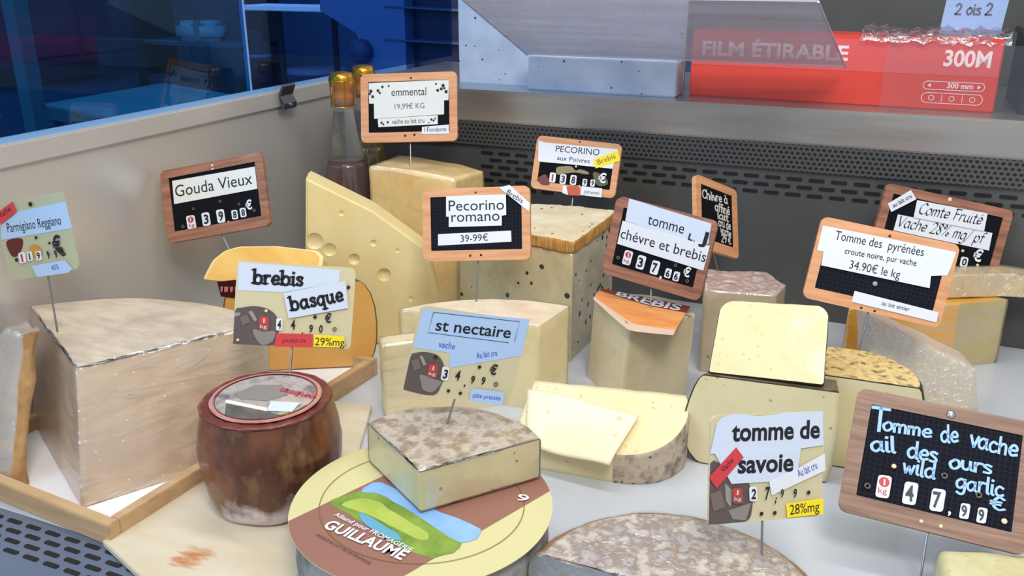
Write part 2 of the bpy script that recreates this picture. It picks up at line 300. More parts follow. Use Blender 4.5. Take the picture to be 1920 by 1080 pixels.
# ------------------------------------------------------------------ lettering
GL = {'a': (1.05, ".8,.85 .45,1 .1,.65 .15,.15 .45,0 .8,.4|.8,1 .8,.2 .95,0"), 'b': (1., ".1,1.65 .1,0|.1,.6 .4,1 .8,.8 .8,.2 .45,0 .1,.2"),
 'c': (.9, ".75,.85 .4,1 .1,.6 .2,.1 .5,0 .8,.15"), 'd': (1.05, ".8,.8 .45,1 .1,.65 .15,.15 .45,0 .8,.35|.8,1.65 .8,.15 .95,0"),
 'e': (.92, ".12,.5 .75,.55 .65,.95 .35,.95 .1,.5 .3,.05 .8,.15"), 'f': (.65, ".7,1.55 .5,1.65 .3,1.35 .3,0|.05,1 .6,1"),
 'g': (1., ".8,.85 .45,1 .1,.65 .15,.15 .45,.05 .8,.4|.8,1 .8,-.3 .5,-.6 .15,-.45"), 'h': (.95, ".1,1.65 .1,0|.1,.6 .4,1 .7,.85 .72,0"),
 'i': (.42, ".15,1 .15,.15 .3,0|.15,1.4 .17,1.48"), 'l': (.42, ".15,1.65 .15,.2 .3,0"), 'm': (1.25, ".1,1 .1,0|.1,.65 .35,1 .55,.8 .55,0|.55,.65 .8,1 1.05,.8 1.05,0"),
 'n': (.95, ".1,1 .1,0|.1,.6 .4,1 .7,.8 .72,0"), 'o': (.95, ".45,1 .1,.6 .2,.08 .5,0 .8,.4 .7,.9 .45,1"), 'p': (.95, ".1,1 .1,-.6|.1,.6 .45,1 .8,.7 .7,.1 .4,0 .1,.25"),
 'q': (1.05, ".8,.85 .45,1 .1,.6 .2,.1 .5,0 .8,.4|.8,1 .8,-.6"), 'r': (.68, ".1,1 .1,0|.1,.6 .3,.95 .6,.95"), 's': (.75, ".65,.88 .35,1 .12,.78 .6,.35 .5,.05 .1,.1"),
 't': (.7, ".3,1.4 .3,.2 .45,0 .65,.1|.05,1 .6,1"), 'u': (.98, ".1,1 .12,.25 .4,0 .7,.35|.72,1 .72,.2 .88,0"), 'v': (.8, ".05,1 .4,0|.4,0 .75,1"),
 'w': (1.15, ".05,1 .3,0|.3,0 .55,.8|.55,.8 .8,0|.8,0 1.05,1"), 'T': (1.15, "0,1.65 1.2,1.65|.6,1.65 .55,0"), 'O': (1.4, ".7,1.6 .15,1.1 .2,.2 .7,0 1.25,.5 1.15,1.3 .7,1.6"),
 'C': (1.15, "1.05,1.35 .7,1.65 .15,1.1 .2,.25 .7,0 1.1,.25"), 'F': (1., ".2,1.65 .2,0|0,1.65 .95,1.65|.2,.9 .75,.9"), 'V': (1.1, "0,1.6 .5,0|.5,0 1.05,1.65"),
 '2': (1., ".1,1.3 .4,1.65 .8,1.35 .6,.7 .05,0|.05,0 .85,0"), '8': (.95, ".45,1.65 .15,1.3 .7,.5 .45,0 .1,.4 .75,1.3 .45,1.65"), '9': (.95, ".75,1.1 .4,.8 .1,1.2 .4,1.65 .75,1.3 .7,.5 .45,0"),
 '%': (1.3, ".3,1.6 .1,1.3 .3,1 .5,1.3 .3,1.6|1,1.65 .2,0|.95,.6 .75,.3 .95,0 1.15,.3 .95,.6"), '/': (.7, ".7,1.7 0,-.3"), '€': (1.1, ".9,1.4 .55,1.65 .2,1 .25,.3 .6,0 .95,.2|0,1 .7,1|0,.65 .65,.65"), ' ': (.6, "")}
GL['é'] = (.92, GL['e'][1]+"|.35,1.25 .6,1.55"); GL['è'] = (.92, GL['e'][1]+"|.3,1.55 .5,1.25"); GL['à'] = (1.05, GL['a'][1]+"|.3,1.55 .5,1.25")
SERIF = {'b': ((-.18, 1.58, .2, 1.58), (-.18, 0.06, .1, .06)), 'r': ((-.2, .94, .15, .94), (-.2, .06, .42, .06)), 'i': ((-.15, .94, .2, .94), (-.15, .06, .45, .06)),
         'q': ((.5, -.55, 1.1, -.55), (.8, .94, 1.02, .94)), 'u': ((-.15, .94, .15, .94), (.5, .94, .75, .94), (.75, .06, 1., .06)), 'a': ((.8, .06, 1.05, .06),), 's': ((.62, .7, .62, 1.), (.12, 0, .12, .3))}
def smooth_line(pts, k=6):
    if len(pts) < 3: return [Vector(p) for p in pts]
    P = [Vector(p) for p in pts]; P = [P[0]*2-P[1]]+P+[P[-1]*2-P[-2]]; out = []
    for i in range(1, len(P)-2):
        for j in range(k):
            t = j/k; a, b, c, d = P[i-1:i+3]
            out.append(.5*((2*b)+(c-a)*t+(2*a-5*b+4*c-d)*t*t+(3*b-a-3*c+d)*t**3))
    return out+[P[-2]]
def ribbon(bm, pts, w, fx, nib=None):
    n = len(pts); A = []; B = []
    for i, p in enumerate(pts):
        if nib: o = Vector(nib)*w
        else:
            t = pts[min(i+1, n-1)]-pts[max(i-1, 0)]; t = t.normalized() if t.length > 1e-9 else Vector((1, 0)); o = Vector((-t.y, t.x))*w/2
        q = Vector(p)
        if not nib and i in (0, n-1):
            t = (pts[1]-pts[0] if i == 0 else pts[-2]-pts[-1]).normalized(); q = q-t*w*.35
        A.append(bm.verts.new(fx(q+o))); B.append(bm.verts.new(fx(q-o)))
    for i in range(n-1):
        try: bm.faces.new((A[i], A[i+1], B[i+1], B[i]))
        except ValueError: pass
def stroke_text(bm, s, style, jit=0):
    """letters from pen strokes; returns width; x-height 1"""
    x = 0; wd = {'hand': .25, 'slab': .34, 'nib': .11}[style]
    for ch in s:
        adv, st = GL.get(ch, GL[' '])
        jy = random.uniform(-jit, jit); js = 1+random.uniform(-jit, jit)
        sh = .22 if style == 'nib' else 0
        fx = lambda q: (x+q.x*js+q.y*sh, q.y*js+jy, 0)
        for seg in st.split('|'):
            if not seg: continue
            pts = [tuple(float(v) for v in p.split(',')) for p in seg.split()]
            ribbon(bm, smooth_line(pts), wd, fx, nib=(.62, .78) if style == 'nib' else None)
            if style == 'nib': ribbon(bm, smooth_line(pts), .075, fx)
        if style == 'slab':
            for a, b, c, d in SERIF.get(ch, ()): ribbon(bm, [Vector((a, b)), Vector((c, d))], .2, fx)
        x += adv*(1.12 if style == 'slab' else 1)
    return x
_TXT = {}
def font_verts(s, bold):
    key = (s, bold)
    if key not in _TXT:
        cu = bpy.data.curves.new('t', 'FONT'); cu.body = s; cu.size = 1; cu.resolution_u = 3; cu.offset = bold
        o = bpy.data.objects.new('t', cu); COL.objects.link(o); dg = bpy.context.evaluated_depsgraph_get()
        me = bpy.data.meshes.new_from_object(o.evaluated_get(dg))
        _TXT[key] = ([tuple(v.co) for v in me.vertices], [tuple(p.vertices) for p in me.polygons])
        bpy.data.objects.remove(o); bpy.data.curves.remove(cu); bpy.data.meshes.remove(me)
    return _TXT[key]
CAP = None
def put_text(bm, t, z, place=None, mi=0):
    """t = [string, baseline start, baseline end, capital height, style, colour]; place maps (x, y, z) to a point"""
    global CAP
    s, a, b, h, style, col = t; a = Vector(a); b = Vector(b); L = (b-a).length; ex = (b-a)/L; ey = Vector((-ex.y, ex.x))
    tmp = bmesh.new()
    if style in ('hand', 'slab', 'nib'):
        stroke_text(tmp, s, style, .05 if style == 'hand' else 0); k = h/1.65
        V = [tuple(v.co) for v in tmp.verts]; Fc = [[v.index for v in f.verts] for f in (tmp.verts.index_update() or tmp.faces)]
    else:
        if CAP is None: CAP = max(v[1] for v in font_verts('H', 0)[0])
        V, Fc = font_verts(s, {'sans': 0, 'semi': .012, 'bold': .028}[style]); k = h/CAP
    tmp.free()
    if not V: return
    x0 = min(v[0] for v in V); x1 = max(v[0] for v in V); kx = L/max(1e-6, x1-x0)
    place = place or (lambda x, y, z: (x, y, z)); vs = []
    for v in V:
        p = a+ex*((v[0]-x0)*kx)+ey*(v[1]*k); vs.append(bm.verts.new(place(p.x, p.y, z)))
    for f in Fc:
        try: bm.faces.new([vs[i] for i in f]).material_index = mi
        except ValueError: pass

# ------------------------------------------------------------------ the setting: the display case and the room behind it
BACK, LEFT, RAIL = 1.445, -.97, .344
bm = bmesh.new(); box(bm, (LEFT, .535, -.02), (.75, BACK, 0)); structure(obj('floor', bm, 'deck_grey'))
bm = bmesh.new(); box(bm, (LEFT-.02, .3, -.12), (LEFT, BACK, .322)); structure(obj('wall_left', bm, 'brushed_steel'))
bm = bmesh.new(); box(bm, (LEFT-.022, .3, .322), (LEFT+.006, BACK+.02, .350), bev=.002); structure(obj('trim_1', bm, 'brushed_steel'))
SEAM = 1.192     # where the tinted pane ends and the rear pane starts
bm = bmesh.new(); box(bm, (LEFT-.012, .3, .350), (LEFT-.006, SEAM, .95)); structure(obj('window_1', bm, 'side_glass'))
bm = bmesh.new(); box(bm, (LEFT-.012, SEAM+.005, .350), (LEFT-.006, 1.93, .95)); structure(obj('window_2', bm, 'rear_glass'))
bm = bmesh.new(); box(bm, (LEFT-.006, .3, .350), (LEFT-.003, 1.43, .357)); structure(obj('trim_11', bm, 'glass_blue'))  # pale blue strip along the foot of the side glass
bm = bmesh.new(); box(bm, (LEFT-.02, BACK, -.12), (.75, BACK+.02, .288)); structure(obj('wall_back', bm, 'dark_panel'))
bm = bmesh.new(); box(bm, (LEFT+.002, BACK-.006, .246), (.75, BACK-.0005, .288)); structure(obj('trim_2', bm, 'perforated'))
# steel service ledge above the back wall
bm = bmesh.new(); box(bm, (LEFT+.008, BACK-.008, .288), (.75, 1.86, RAIL), bev=.003); structure(obj('trim_3', bm, 'shelf_steel'))

def slots(name, spots, L, H, flat, mname, loc, what):
    """dark rounded slots cut in a sheet, as shallow recess plugs"""
    t = None; bm = bmesh.new()
    for (x, v) in spots:
        pts = round_rect(x-L/2, v-H/2, x+L/2, v+H/2, H*.45, 3)
        if flat: prism(bm, pts, -.0004, .0004)
        else:
            a = [bm.verts.new((px, -.0012, pz)) for px, pz in pts]; bm.faces.new(a); c = [bm.verts.new((px, .0002, pz)) for px, pz in pts]
            for i in range(len(a)): bm.faces.new((a[i], a[(i+1) % len(a)], c[(i+1) % len(a)], c[i]))
    o = obj(name, bm, mname); o.location = loc; o['kind'] = 'structure'; return o
# three rows of air slots below the perforated band
sp = [(-.665+.0335*i+(.0165 if r % 2 else 0), .232-.0125*r) for r in range(3) for i in range(40)] + [(-.665+.0335*i+(.0165 if r % 2 else 0), .232-.0125*r) for r in range(3, 6) for i in range(4)]
slots('trim_4', sp, .024, .0055, False, 'black', (0, BACK-.0002, 0), 'slots')
# front air grille, in front of the deck
bm = bmesh.new(); box(bm, (LEFT, .28, -.02), (.75, .535, 0)); structure(obj('trim_5', bm, 'grille_blue'))
sp = [(-.93+.0275*i+(.0137 if r % 2 else 0), .523-.0125*r) for r in range(4) for i in range(60)]
slots('trim_6', sp, .0195, .0055, True, 'black', (0, 0, .0002), 'slots')

# room behind the left glass
bm = bmesh.new(); box(bm, (-8, -1, -.95), (3, 8, -.9)); structure(obj('floor', bm, 'room_floor'))
bm = bmesh.new(); box(bm, (-8, 6.2, -.9), (3, 6.3, 2)); structure(obj('wall_far', bm, 'room_wall'))
bm = bmesh.new(); box(bm, (-6.3, -1, -.9), (-6.2, 6.2, 2)); structure(obj('wall_side', bm, 'room_wall'))
def cabinet(name, label, lo, hi, col, doors, hcol='chrome'):
    c = ((lo[0]+hi[0])/2, (lo[1]+hi[1])/2, lo[2]); t = thing(name, label, 'cabinet', c)
    l = Vector(lo)-Vector(c); h = Vector(hi)-Vector(c)
    bm = bmesh.new(); box(bm, l, h, bev=.01); obj('body', bm, col, t)
    n = doors; w = (h.y-l.y)/n
    for i in range(n):
        bm = bmesh.new(); box(bm, (h.x, l.y+w*i+.02, l.z+.06), (h.x+.02, l.y+w*(i+1)-.02, h.z-.05), bev=.004); d = obj('door', bm, col, t)
        bm = bmesh.new(); tube(bm, [(h.x+.05, l.y+w*i+.1, h.z-.22), (h.x+.05, l.y+w*(i+1)-.1, h.z-.22)], .012)
        for yy in (l.y+w*i+.12, l.y+w*(i+1)-.12): tube(bm, [(h.x+.018, yy, h.z-.22), (h.x+.05, yy, h.z-.22)], .008)
        obj('handle', bm, hcol, d)
    return t
def on_x(x, y, xx): d = ray(x, y); return EYE+d*(xx/d.x)
ca, cb = on_x(38, 132, -4.9), on_x(258, 128, -4.9)
cabinet('wall_cabinet', 'dim red-violet hanging cabinet with bar handles behind the blue side glass', (-5.3, ca.y, ca.z), (-4.9, cb.y, 1.2), 'cabinet_red', 2)
ca, cb = on_x(-160, 230, -4.7), on_x(300, 140, -4.7)
cabinet('base_cabinet', 'long dark blue base cabinet standing under the red-violet one', (-5.3, ca.y-.6, -.9), (-4.7, cb.y+.2, cb.z-.02), 'cabinet_purple', 3)
t = thing('service_table', 'pale flat-topped table standing low behind the blue glass', 'table', tuple(at(270, 185, 0).xy)+(-.9,))
tq = [at(*p)-at(270, 185, 0) for p in ((72, 196), (306, 155), (445, 178), (230, 225))]
bm = bmesh.new(); prism(bm, tq, .84, .9, bev=.006); obj('table_top', bm, 'table_white', t)
for q in tq:
    bm = bmesh.new(); prism(bm, [(q.x*.88+dx, q.y*.88+dy) for dx, dy in ((-.025, -.025), (.025, -.025), (.025, .025), (-.025, .025))], 0, .84); obj('leg', bm, 'room_wall', t)
so = at(590, 129, 0)
t = thing('round_stool', 'dark stool with a round pale seat seen just left of the bottles', 'stool', (so.x, so.y, -.9))
bm = bmesh.new(); lathe(bm, [(0, .87), (.17, .87), (.18, .885), (.17, .90), (0, .90)]); obj('seat', bm, 'table_white', t, True)
bm = bmesh.new(); lathe(bm, [(0, 0), (.16, 0), (.16, .02), (.03, .04), (.025, .87), (0, .87)], 24); obj('pedestal', bm, 'room_dark', t, True)
bm = bmesh.new(); lathe(bm, [(.10, .30), (.115, .3), (.115, .315), (.10, .315), (.10, .30)], 24); obj('foot_ring', bm, 'chrome', t, True)
so = at(487, 165, -.1)
t = thing('dark_canister', 'dark round canister on a stand behind the glass left of the steel clip', 'canister', (so.x, so.y, -.9))
bm = bmesh.new(); lathe(bm, [(0, 0), (.10, 0), (.10, .8), (.075, .8), (.08, 1.02), (.05, 1.06), (.03, 1.12), (0, 1.12)], 32); obj('body', bm, 'room_dark', t, True)
bm = bmesh.new(); lathe(bm, [(.082, .97), (.086, .98), (.082, .99)], 32); obj('band', bm, 'table_white', t, True)
# pale blue parcel on a dark shelf unit
sa = on_plane(370, 78, Vector((0, 5.05, 0)), Vector((0, 1, 0)))
t = thing('shelf_unit', 'dark shelving beyond the glass holding a pale blue parcel', 'shelf', (sa.x, 5.15, -.9))
for zz in (.4, sa.z+.87, 1.5):
    bm = bmesh.new(); box(bm, (-.5, -.12, zz), (.5, .2, zz+.03)); obj('shelf_board', bm, 'room_wall', t)
for sx in (-.5, .47):
    bm = bmesh.new(); box(bm, (sx, -.12, 0), (sx+.03, .2, 1.9)); obj('upright', bm, 'room_dark', t)
t = thing('parcel', 'pale blue soft parcel lying on the dark shelving behind the glass', 'parcel', (sa.x, 5.12, sa.z+.001), (0, 0, radians(20)))
bm = bmesh.new(); box(bm, (-.16, -.12, 0), (.16, .12, .14), bev=.035); obj('parcel_body', bm, 'paper_blue', t, True)
bm = bmesh.new(); box(bm, (-.04, -.123, -.0005), (.04, .123, .143), bev=.02); obj('tape', bm, 'table_white', t)
# pale ledge and blue machine seen through the rear pane
la = on_plane(545, 15, Vector((0, 3.4, 0)), Vector((0, 1, 0)))
t = thing('pale_ledge', 'thin pale ledge on brackets high behind the glass, above the round stool', 'ledge', (la.x, 3.4, la.z))
bm = bmesh.new(); box(bm, (-.22, -.05, -.012), (.20, .12, .012), bev=.003); obj('board', bm, 'tray_paper', t)
for sx in (-.15, .15):
    bm = bmesh.new(); prism(bm, [(sx-.01, .10), (sx+.01, .10), (sx+.01, .12), (sx-.01, .12)], -la.z-.9, -.012); obj('bracket', bm, 'room_dark', t)
# upright frame profile of the glass partition in the room
bm = bmesh.new(); box(bm, (-2.53, 1.985, -.9), (-2.48, 2.035, 2)); structure(obj('trim_7', bm, 'table_white'))
po_ = on_x(258, 60, -4.55); bm = bmesh.new(); box(bm, (-4.57, po_.y-.02, -.9), (-4.53, po_.y+.02, 2)); structure(obj('trim_12', bm, 'room_dark'))
bm = bmesh.new(); box(bm, (LEFT-.0125, SEAM+.0005, .350), (LEFT-.0055, SEAM+.0045, .95)); structure(obj('trim_8', bm, 'glass_blue'))
bp0 = Vector((0, 2.3, 0)); bpn = Vector((0, 1, 0))  # blue shape added to stand in for the pane's hazy reflection
t = thing('blue_backdrop', 'blue machine housing with a slanted flank added as haze behind the glass above the bottles', 'backdrop', (on_plane(690, 130, bp0, bpn).x, 2.3, -.9))
def mp_(x, y): q = on_plane(x, y, bp0, bpn); return (q.x-t.location.x, q.z+.9)
def yprism(pts, y0, y1, bm):
    a = [bm.verts.new((x, y0, z)) for x, z in pts]; c = [bm.verts.new((x, y1, z)) for x, z in pts]; bm.faces.new(a); bm.faces.new(c[::-1])
    for i in range(len(a)): j = (i+1) % len(a); bm.faces.new((a[i], a[j], c[j], c[i]))
bm = bmesh.new(); p_ = [mp_(*q) for q in ((600, -60), (600, 20), (668, 62), (692, 135))]; yprism(p_+[(p_[-1][0], 0), (mp_(755, 0)[0], 0), mp_(755, -60)], 0, .4, bm); obj('shell', bm, 'haze_blue', t)
bm = bmesh.new(); yprism([mp_(755, -60), (mp_(755, 0)[0], 0), (mp_(878, 0)[0], 0), mp_(878, -60)], .05, .4, bm); obj('dark_panel', bm, 'room_navy', t)
for y_ in (10, 72):
    bm = bmesh.new(); yprism([mp_(720, y_), mp_(720, y_+3), mp_(872, y_+12), mp_(872, y_+9)], -.006, .05, bm); obj('pale_streak', bm, 'table_white', t)
bm = bmesh.new(); lathe(bm, [(0, 0), (.035, 0), (.035, .02), (.025, .03), (0, .03)], 24); o = obj('knob', bm, 'cabinet_purple', t, True); o.location = (mp_(664, 95)[0]+.03, -.001, mp_(664, 95)[1]); o.rotation_euler = (pi/2, 0, 0)

# steel clip on the left rail
t = thing('glass_clip', 'small dark steel clip gripping the glass rail left of the bottles', 'clip', (LEFT+.006, 1.262, .318))
prf = [(0, .0), (.012, .002), (.014, .012), (.006, .024), (.014, .040), (.012, .044), (.003, .028), (.009, .013), (.004, .004), (0, .004)]
bm = bmesh.new()
a = [bm.verts.new((x, -.017, z)) for x, z in prf]; b = [bm.verts.new((x, .017, z)) for x, z in prf]
for i in range(len(prf)): j = (i+1) % len(prf); bm.faces.new((a[i], a[j], b[j], b[i]))
bm.faces.new(a); bm.faces.new(b[::-1]); obj('jaw', bm, 'clip_metal', t)
bm = bmesh.new(); lathe(bm, [(0, 0), (.0035, 0), (.0035, .003), (0, .004)], 12); o = obj('screw', bm, 'chrome', t); o.location = (.0125, 0, .008); o.rotation_euler = (0, pi/2, 0)

# ------------------------------------------------------------------ ledge at the back: light panel, acrylic hood, box of film
bm = bmesh.new(); box(bm, (-.76, 1.53, RAIL), (-.335, 1.54, .62)); structure(obj('trim_9', bm, 'steel_light'))
bm = bmesh.new(); box(bm, (-.60, 1.478, RAIL), (-.335, 1.528, .402), bev=.002); structure(obj('trim_10', bm, 'steel_light'))
bm = bmesh.new(); box(bm, (-.335, 1.86, .2), (.9, 1.9, 1.0)); structure(obj('wall_niche', bm, 'dark_panel'))
t = thing('acrylic_hood', 'slanting acrylic hood with painted reflection streaks leaning over the steel ledge', 'hood', (-.6, 1.474, .404))
A = Vector((-.60, 1.474, .404)); B = Vector((-.075, 1.474, .404)); up = Vector((0, -.21, .083))*1.25
n = up.cross(B-A).normalized()*.003
bm = bmesh.new(); SL = Vector((-.028, 0, 0)); q = [A, B, B+up+SL, A+up]; v0 = [bm.verts.new(p-A) for p in q]; v1 = [bm.verts.new(p-A+n) for p in q]
bm.faces.new(v0); bm.faces.new(v1[::-1])
for i in range(4): j = (i+1) % 4; bm.faces.new((v0[i], v0[j], v1[j], v1[i]))
obj('pane', bm, 'acrylic', t)  # its streaked grey veil is reflection put in as colour
for x in (0, .525):
    bm = bmesh.new(); tube(bm, [(x, 0, 0), Vector((x, 0, 0))+up+(SL if x else Vector())], .0016, 6); obj('edge_strip', bm, 'steel_light', t)

# red carton of stretch film
t = thing('film_carton', 'long red carton of stretch film reading 300M on the steel ledge', 'box', (-.095, 1.506, RAIL), (0, 0, radians(-2)))
LX, HX, HZ, DY = -.226, .232, .106, .08
bm = bmesh.new(); box(bm, (LX, 0, 0), (HX, DY, HZ), bev=.002); obj('carton', bm, 'box_red', t)
def printed(name, mname, fn, parent):
    bm = bmesh.new(); fn(bm); return obj(name, bm, mname, parent)
bm = bmesh.new(); q = [(LX+.002, .052), (HX-.002, .052), (HX-.002, .1), (LX+.002, .1)]
a = [bm.verts.new((x, -.0004, z)) for x, z in q]; bm.faces.new(a); obj('haze_band', bm, 'haze_pink', t)  # pink haze over the carton's upper front put in as colour
face = lambda x, y, z: (x, -.0008, y)
def word(s, x0, x1, z, h, style='bold', parent=t, m='box_print', fc=face):
    bm = bmesh.new()
    put_text(bm, [s, (x0, z), (x1, z), h, style, ''], 0, fc); return obj('lettering', bm, m, parent)
word('FILM ÉTIRABLE', LX+.018, .02, .068, .021); word('300M', .155, .218, .066, .022); word('300 mm', .165, .2, .0335, .0075)
def pill(x0, x1, z0, z1):
    bm = bmesh.new(); o_ = round_rect(x0, z0, x1, z1, (z1-z0)/2.05, 6); i_ = round_rect(x0+.001, z0+.001, x1-.001, z1-.001, (z1-z0-.002)/2.05, 6)
    a = [bm.verts.new((x, -.0008, z)) for x, z in o_]; b = [bm.verts.new((x, -.0008, z)) for x, z in i_]
    for k in range(len(a)): j = (k+1) % len(a); bm.faces.new((a[k], a[j], b[j], b[k]))
    obj('printed_outline', bm, 'box_print', t)
pill(.132, .216, .030, .043); pill(.132, .216, .010, .026)
bm = bmesh.new()
for pts in (((.138, .0365), (.143, .0395), (.143, .0335)), ((.211, .0365), (.206, .0335), (.206, .0395))): bm.faces.new([bm.verts.new((x, -.0009, z)) for x, z in pts])
for x in (.160, .188): bm.faces.new([bm.verts.new((x+dx, -.0009, z)) for dx, z in ((0, .012), (.0008, .012), (.0008, .024), (0, .024))])
for cx in (.146, .174, .202):
    o_ = [(cx+.0042*cos(k*pi/5), .018+.0042*sin(k*pi/5)) for k in range(10)]; i_ = [(cx+.0032*cos(k*pi/5), .018+.0032*sin(k*pi/5)) for k in range(10)]
    a = [bm.verts.new((x, -.0009, z)) for x, z in o_]; b = [bm.verts.new((x, -.0009, z)) for x, z in i_]
    for k in range(10): j = (k+1) % 10; bm.faces.new((a[k], a[j], b[j], b[k]))
obj('printed_icons', bm, 'box_print', t)
# crumpled clear film thrown over the carton
t = thing('crumpled_film', 'crumpled clear plastic film lying over the right end of the red carton', 'plastic film', (-.05, 1.52, RAIL+HZ))
bm = bmesh.new(); NX, NY = 46, 20; vs = []
for i in range(NX+1):
    for j in range(NY+1):
        x = .205*i/NX; y = -.03+.11*j/NY; z = .004+.012*abs(noise.noise(Vector((x*45, y*60, 3))))+.006*abs(noise.noise(Vector((x*120, y*120, 1))))
        if j < 4: z -= (4-j)*.004; y = max(y, -.026+.002*noise.noise(Vector((x*80, j, 0))))
        vs.append(bm.verts.new((x-.01, y-.0, max(z, -.02))))
for i in range(NX):
    for j in range(NY): k = i*(NY+1)+j; bm.faces.new((vs[k], vs[k+NY+1], vs[k+NY+2], vs[k+1]))
obj('film_sheet', bm, 'film_crumple', t, True)
# handwritten slip of paper above it
t = thing('paper_slip', 'pale blue handwritten paper slip standing over the red carton', 'paper', (.085, 1.58, RAIL+HZ))
bm = bmesh.new(); q = [(-.035, 0), (.05, .0), (.055, .07), (-.03, .075)]
a = [bm.verts.new((x, 0, z)) for x, z in q]; b = [bm.verts.new((x, .001, z)) for x, z in q]; bm.faces.new(a); bm.faces.new(b[::-1])
for i in range(4): j = (i+1) % 4; bm.faces.new((a[i], a[j], b[j], b[i]))
obj('paper', bm, 'paper_blue', t); bm = bmesh.new(); put_text(bm, ['2 ois 2', (-.018, .030), (.034, .030), .016, 'hand', ''], 0, lambda x, y, z: (x, -.0006, y)); obj('lettering', bm, 'greyink', t)
t = thing('dark_crate', 'dark translucent plastic crate at the right end of the red carton', 'crate', (.22, 1.50, RAIL))
bm = bmesh.new(); box(bm, (-.05, 0, 0), (.35, .006, .11), bev=.002); obj('front_panel', bm, 'plastic_dark', t)
bm = bmesh.new(); box(bm, (-.05, .006, 0), (-.044, .2, .11)); obj('side_panel', bm, 'plastic_dark', t)
bm = bmesh.new(); box(bm, (-.055, -.004, .105), (.35, .2, .115), bev=.002); obj('rim', bm, 'clip_metal', t)
# clear splash pane in front of the carton's right half
t = thing('clear_screen', 'clear upright pane standing before the right end of the red carton', 'screen', (.0, 1.462, RAIL))
bm = bmesh.new(); box(bm, (-.02, 0, 0), (.18, .003, .10)); obj('pane', bm, 'clear_pane', t)
bm = bmesh.new(); box(bm, (.178, -.001, 0), (.183, .004, .10)); obj('edge_strip', bm, 'film', t)

# ------------------------------------------------------------------ cheeses
def arc3(a, m, b, n):
    """points on the circle through three level points"""
    ax, ay = a; bx, by = m; cx, cy = b; d = 2*(ax*(by-cy)+bx*(cy-ay)+cx*(ay-by))
    ux = ((ax*ax+ay*ay)*(by-cy)+(bx*bx+by*by)*(cy-ay)+(cx*cx+cy*cy)*(ay-by))/d; uy = ((ax*ax+ay*ay)*(cx-bx)+(bx*bx+by*by)*(ax-cx)+(cx*cx+cy*cy)*(bx-ax))/d
    r = sqrt((ax-ux)**2+(ay-uy)**2); t0 = math.atan2(ay-uy, ax-ux); t1 = math.atan2(by-uy, bx-ux); t2 = math.atan2(cy-uy, cx-ux)
    while t2 < t0: t2 += 2*pi
    tm = t1
    while tm < t0: tm += 2*pi
    if tm > t2: t2 -= 2*pi
    return [(ux+r*cos(t0+(t2-t0)*i/n), uy+r*sin(t0+(t2-t0)*i/n)) for i in range(n+1)]
def outline(segs, step=.006):
    pts = []; tags = []
    for tg, p in segs:
        p = [tuple(q[:2]) for q in p]
        if len(p) == 2:
            n = max(2, int(math.dist(*p)/step)); L = [(p[0][0]+(p[1][0]-p[0][0])*i/n, p[0][1]+(p[1][1]-p[0][1])*i/n) for i in range(n+1)]
        else: L = arc3(*p, max(6, int((math.dist(p[0], p[1])+math.dist(p[1], p[2]))/step)))
        pts += L[:-1]; tags += [tg]*(len(L)-1)
    return pts, tags
def rpoly(P, r, tag='rind'):
    """closed outline with rounded corners as cheese segments; tag: one tag or one for each side"""
    P = [Vector(p[:2]) for p in P]; n = len(P); segs = []; cor = []
    for i in range(n):
        a, c, d = P[i-1], P[i], P[(i+1) % n]; u = (a-c).normalized(); v = (d-c).normalized(); k = min(r if not isinstance(r, (list, tuple)) else r[i], .45*(a-c).length, .45*(d-c).length)
        s, e = c+u*k, c+v*k; cor.append((s, (s+e)/4+c/2, e))
    for i in range(n):
        tg = tag if isinstance(tag, str) else tag[i]
        segs.append((tg, (cor[i][2], cor[(i+1) % n][0]))); segs.append((tg, cor[(i+1) % n]))
    return segs
def crusty(a, c, w=.0018, left=True, right=True):
    a, c = Vector((a[0], a[1])), Vector((c[0], c[1])); d = (c-a).normalized()*w; out = []
    if left: out.append(('rind', (a, a+d))); a = a+d
    out.append(('cut', (a, c-d if right else c)))
    if right: out.append(('rind', (c-d, c)))
    return out
PROF = {'bulge': [(0, .82), (.04, .88), (.12, .94), (.25, .985), (.4, 1), (.55, .995), (.7, .97), (.85, .935), (.95, .90), (1, .86)], 'block': [(0, .985), (.03, .997), (.12, 1), (.3, 1), (.5, 1), (.7, 1), (.88, 1), (.97, .997), (1, .985)],
        'round': [(0, .93), (.05, .97), (.15, .995), (.32, 1.01), (.5, 1.015), (.68, 1.01), (.85, .995), (.95, .97), (1, .93)],
        'gouda': [(0, .80), (.05, .87), (.15, .94), (.3, .985), (.5, 1), (.7, .985), (.85, .94), (.95, .87), (1, .80)],
        'tomme': [(0, .90), (.05, .955), (.14, .99), (.3, 1), (.5, 1), (.7, 1), (.86, .99), (.95, .955), (1, .90)]}
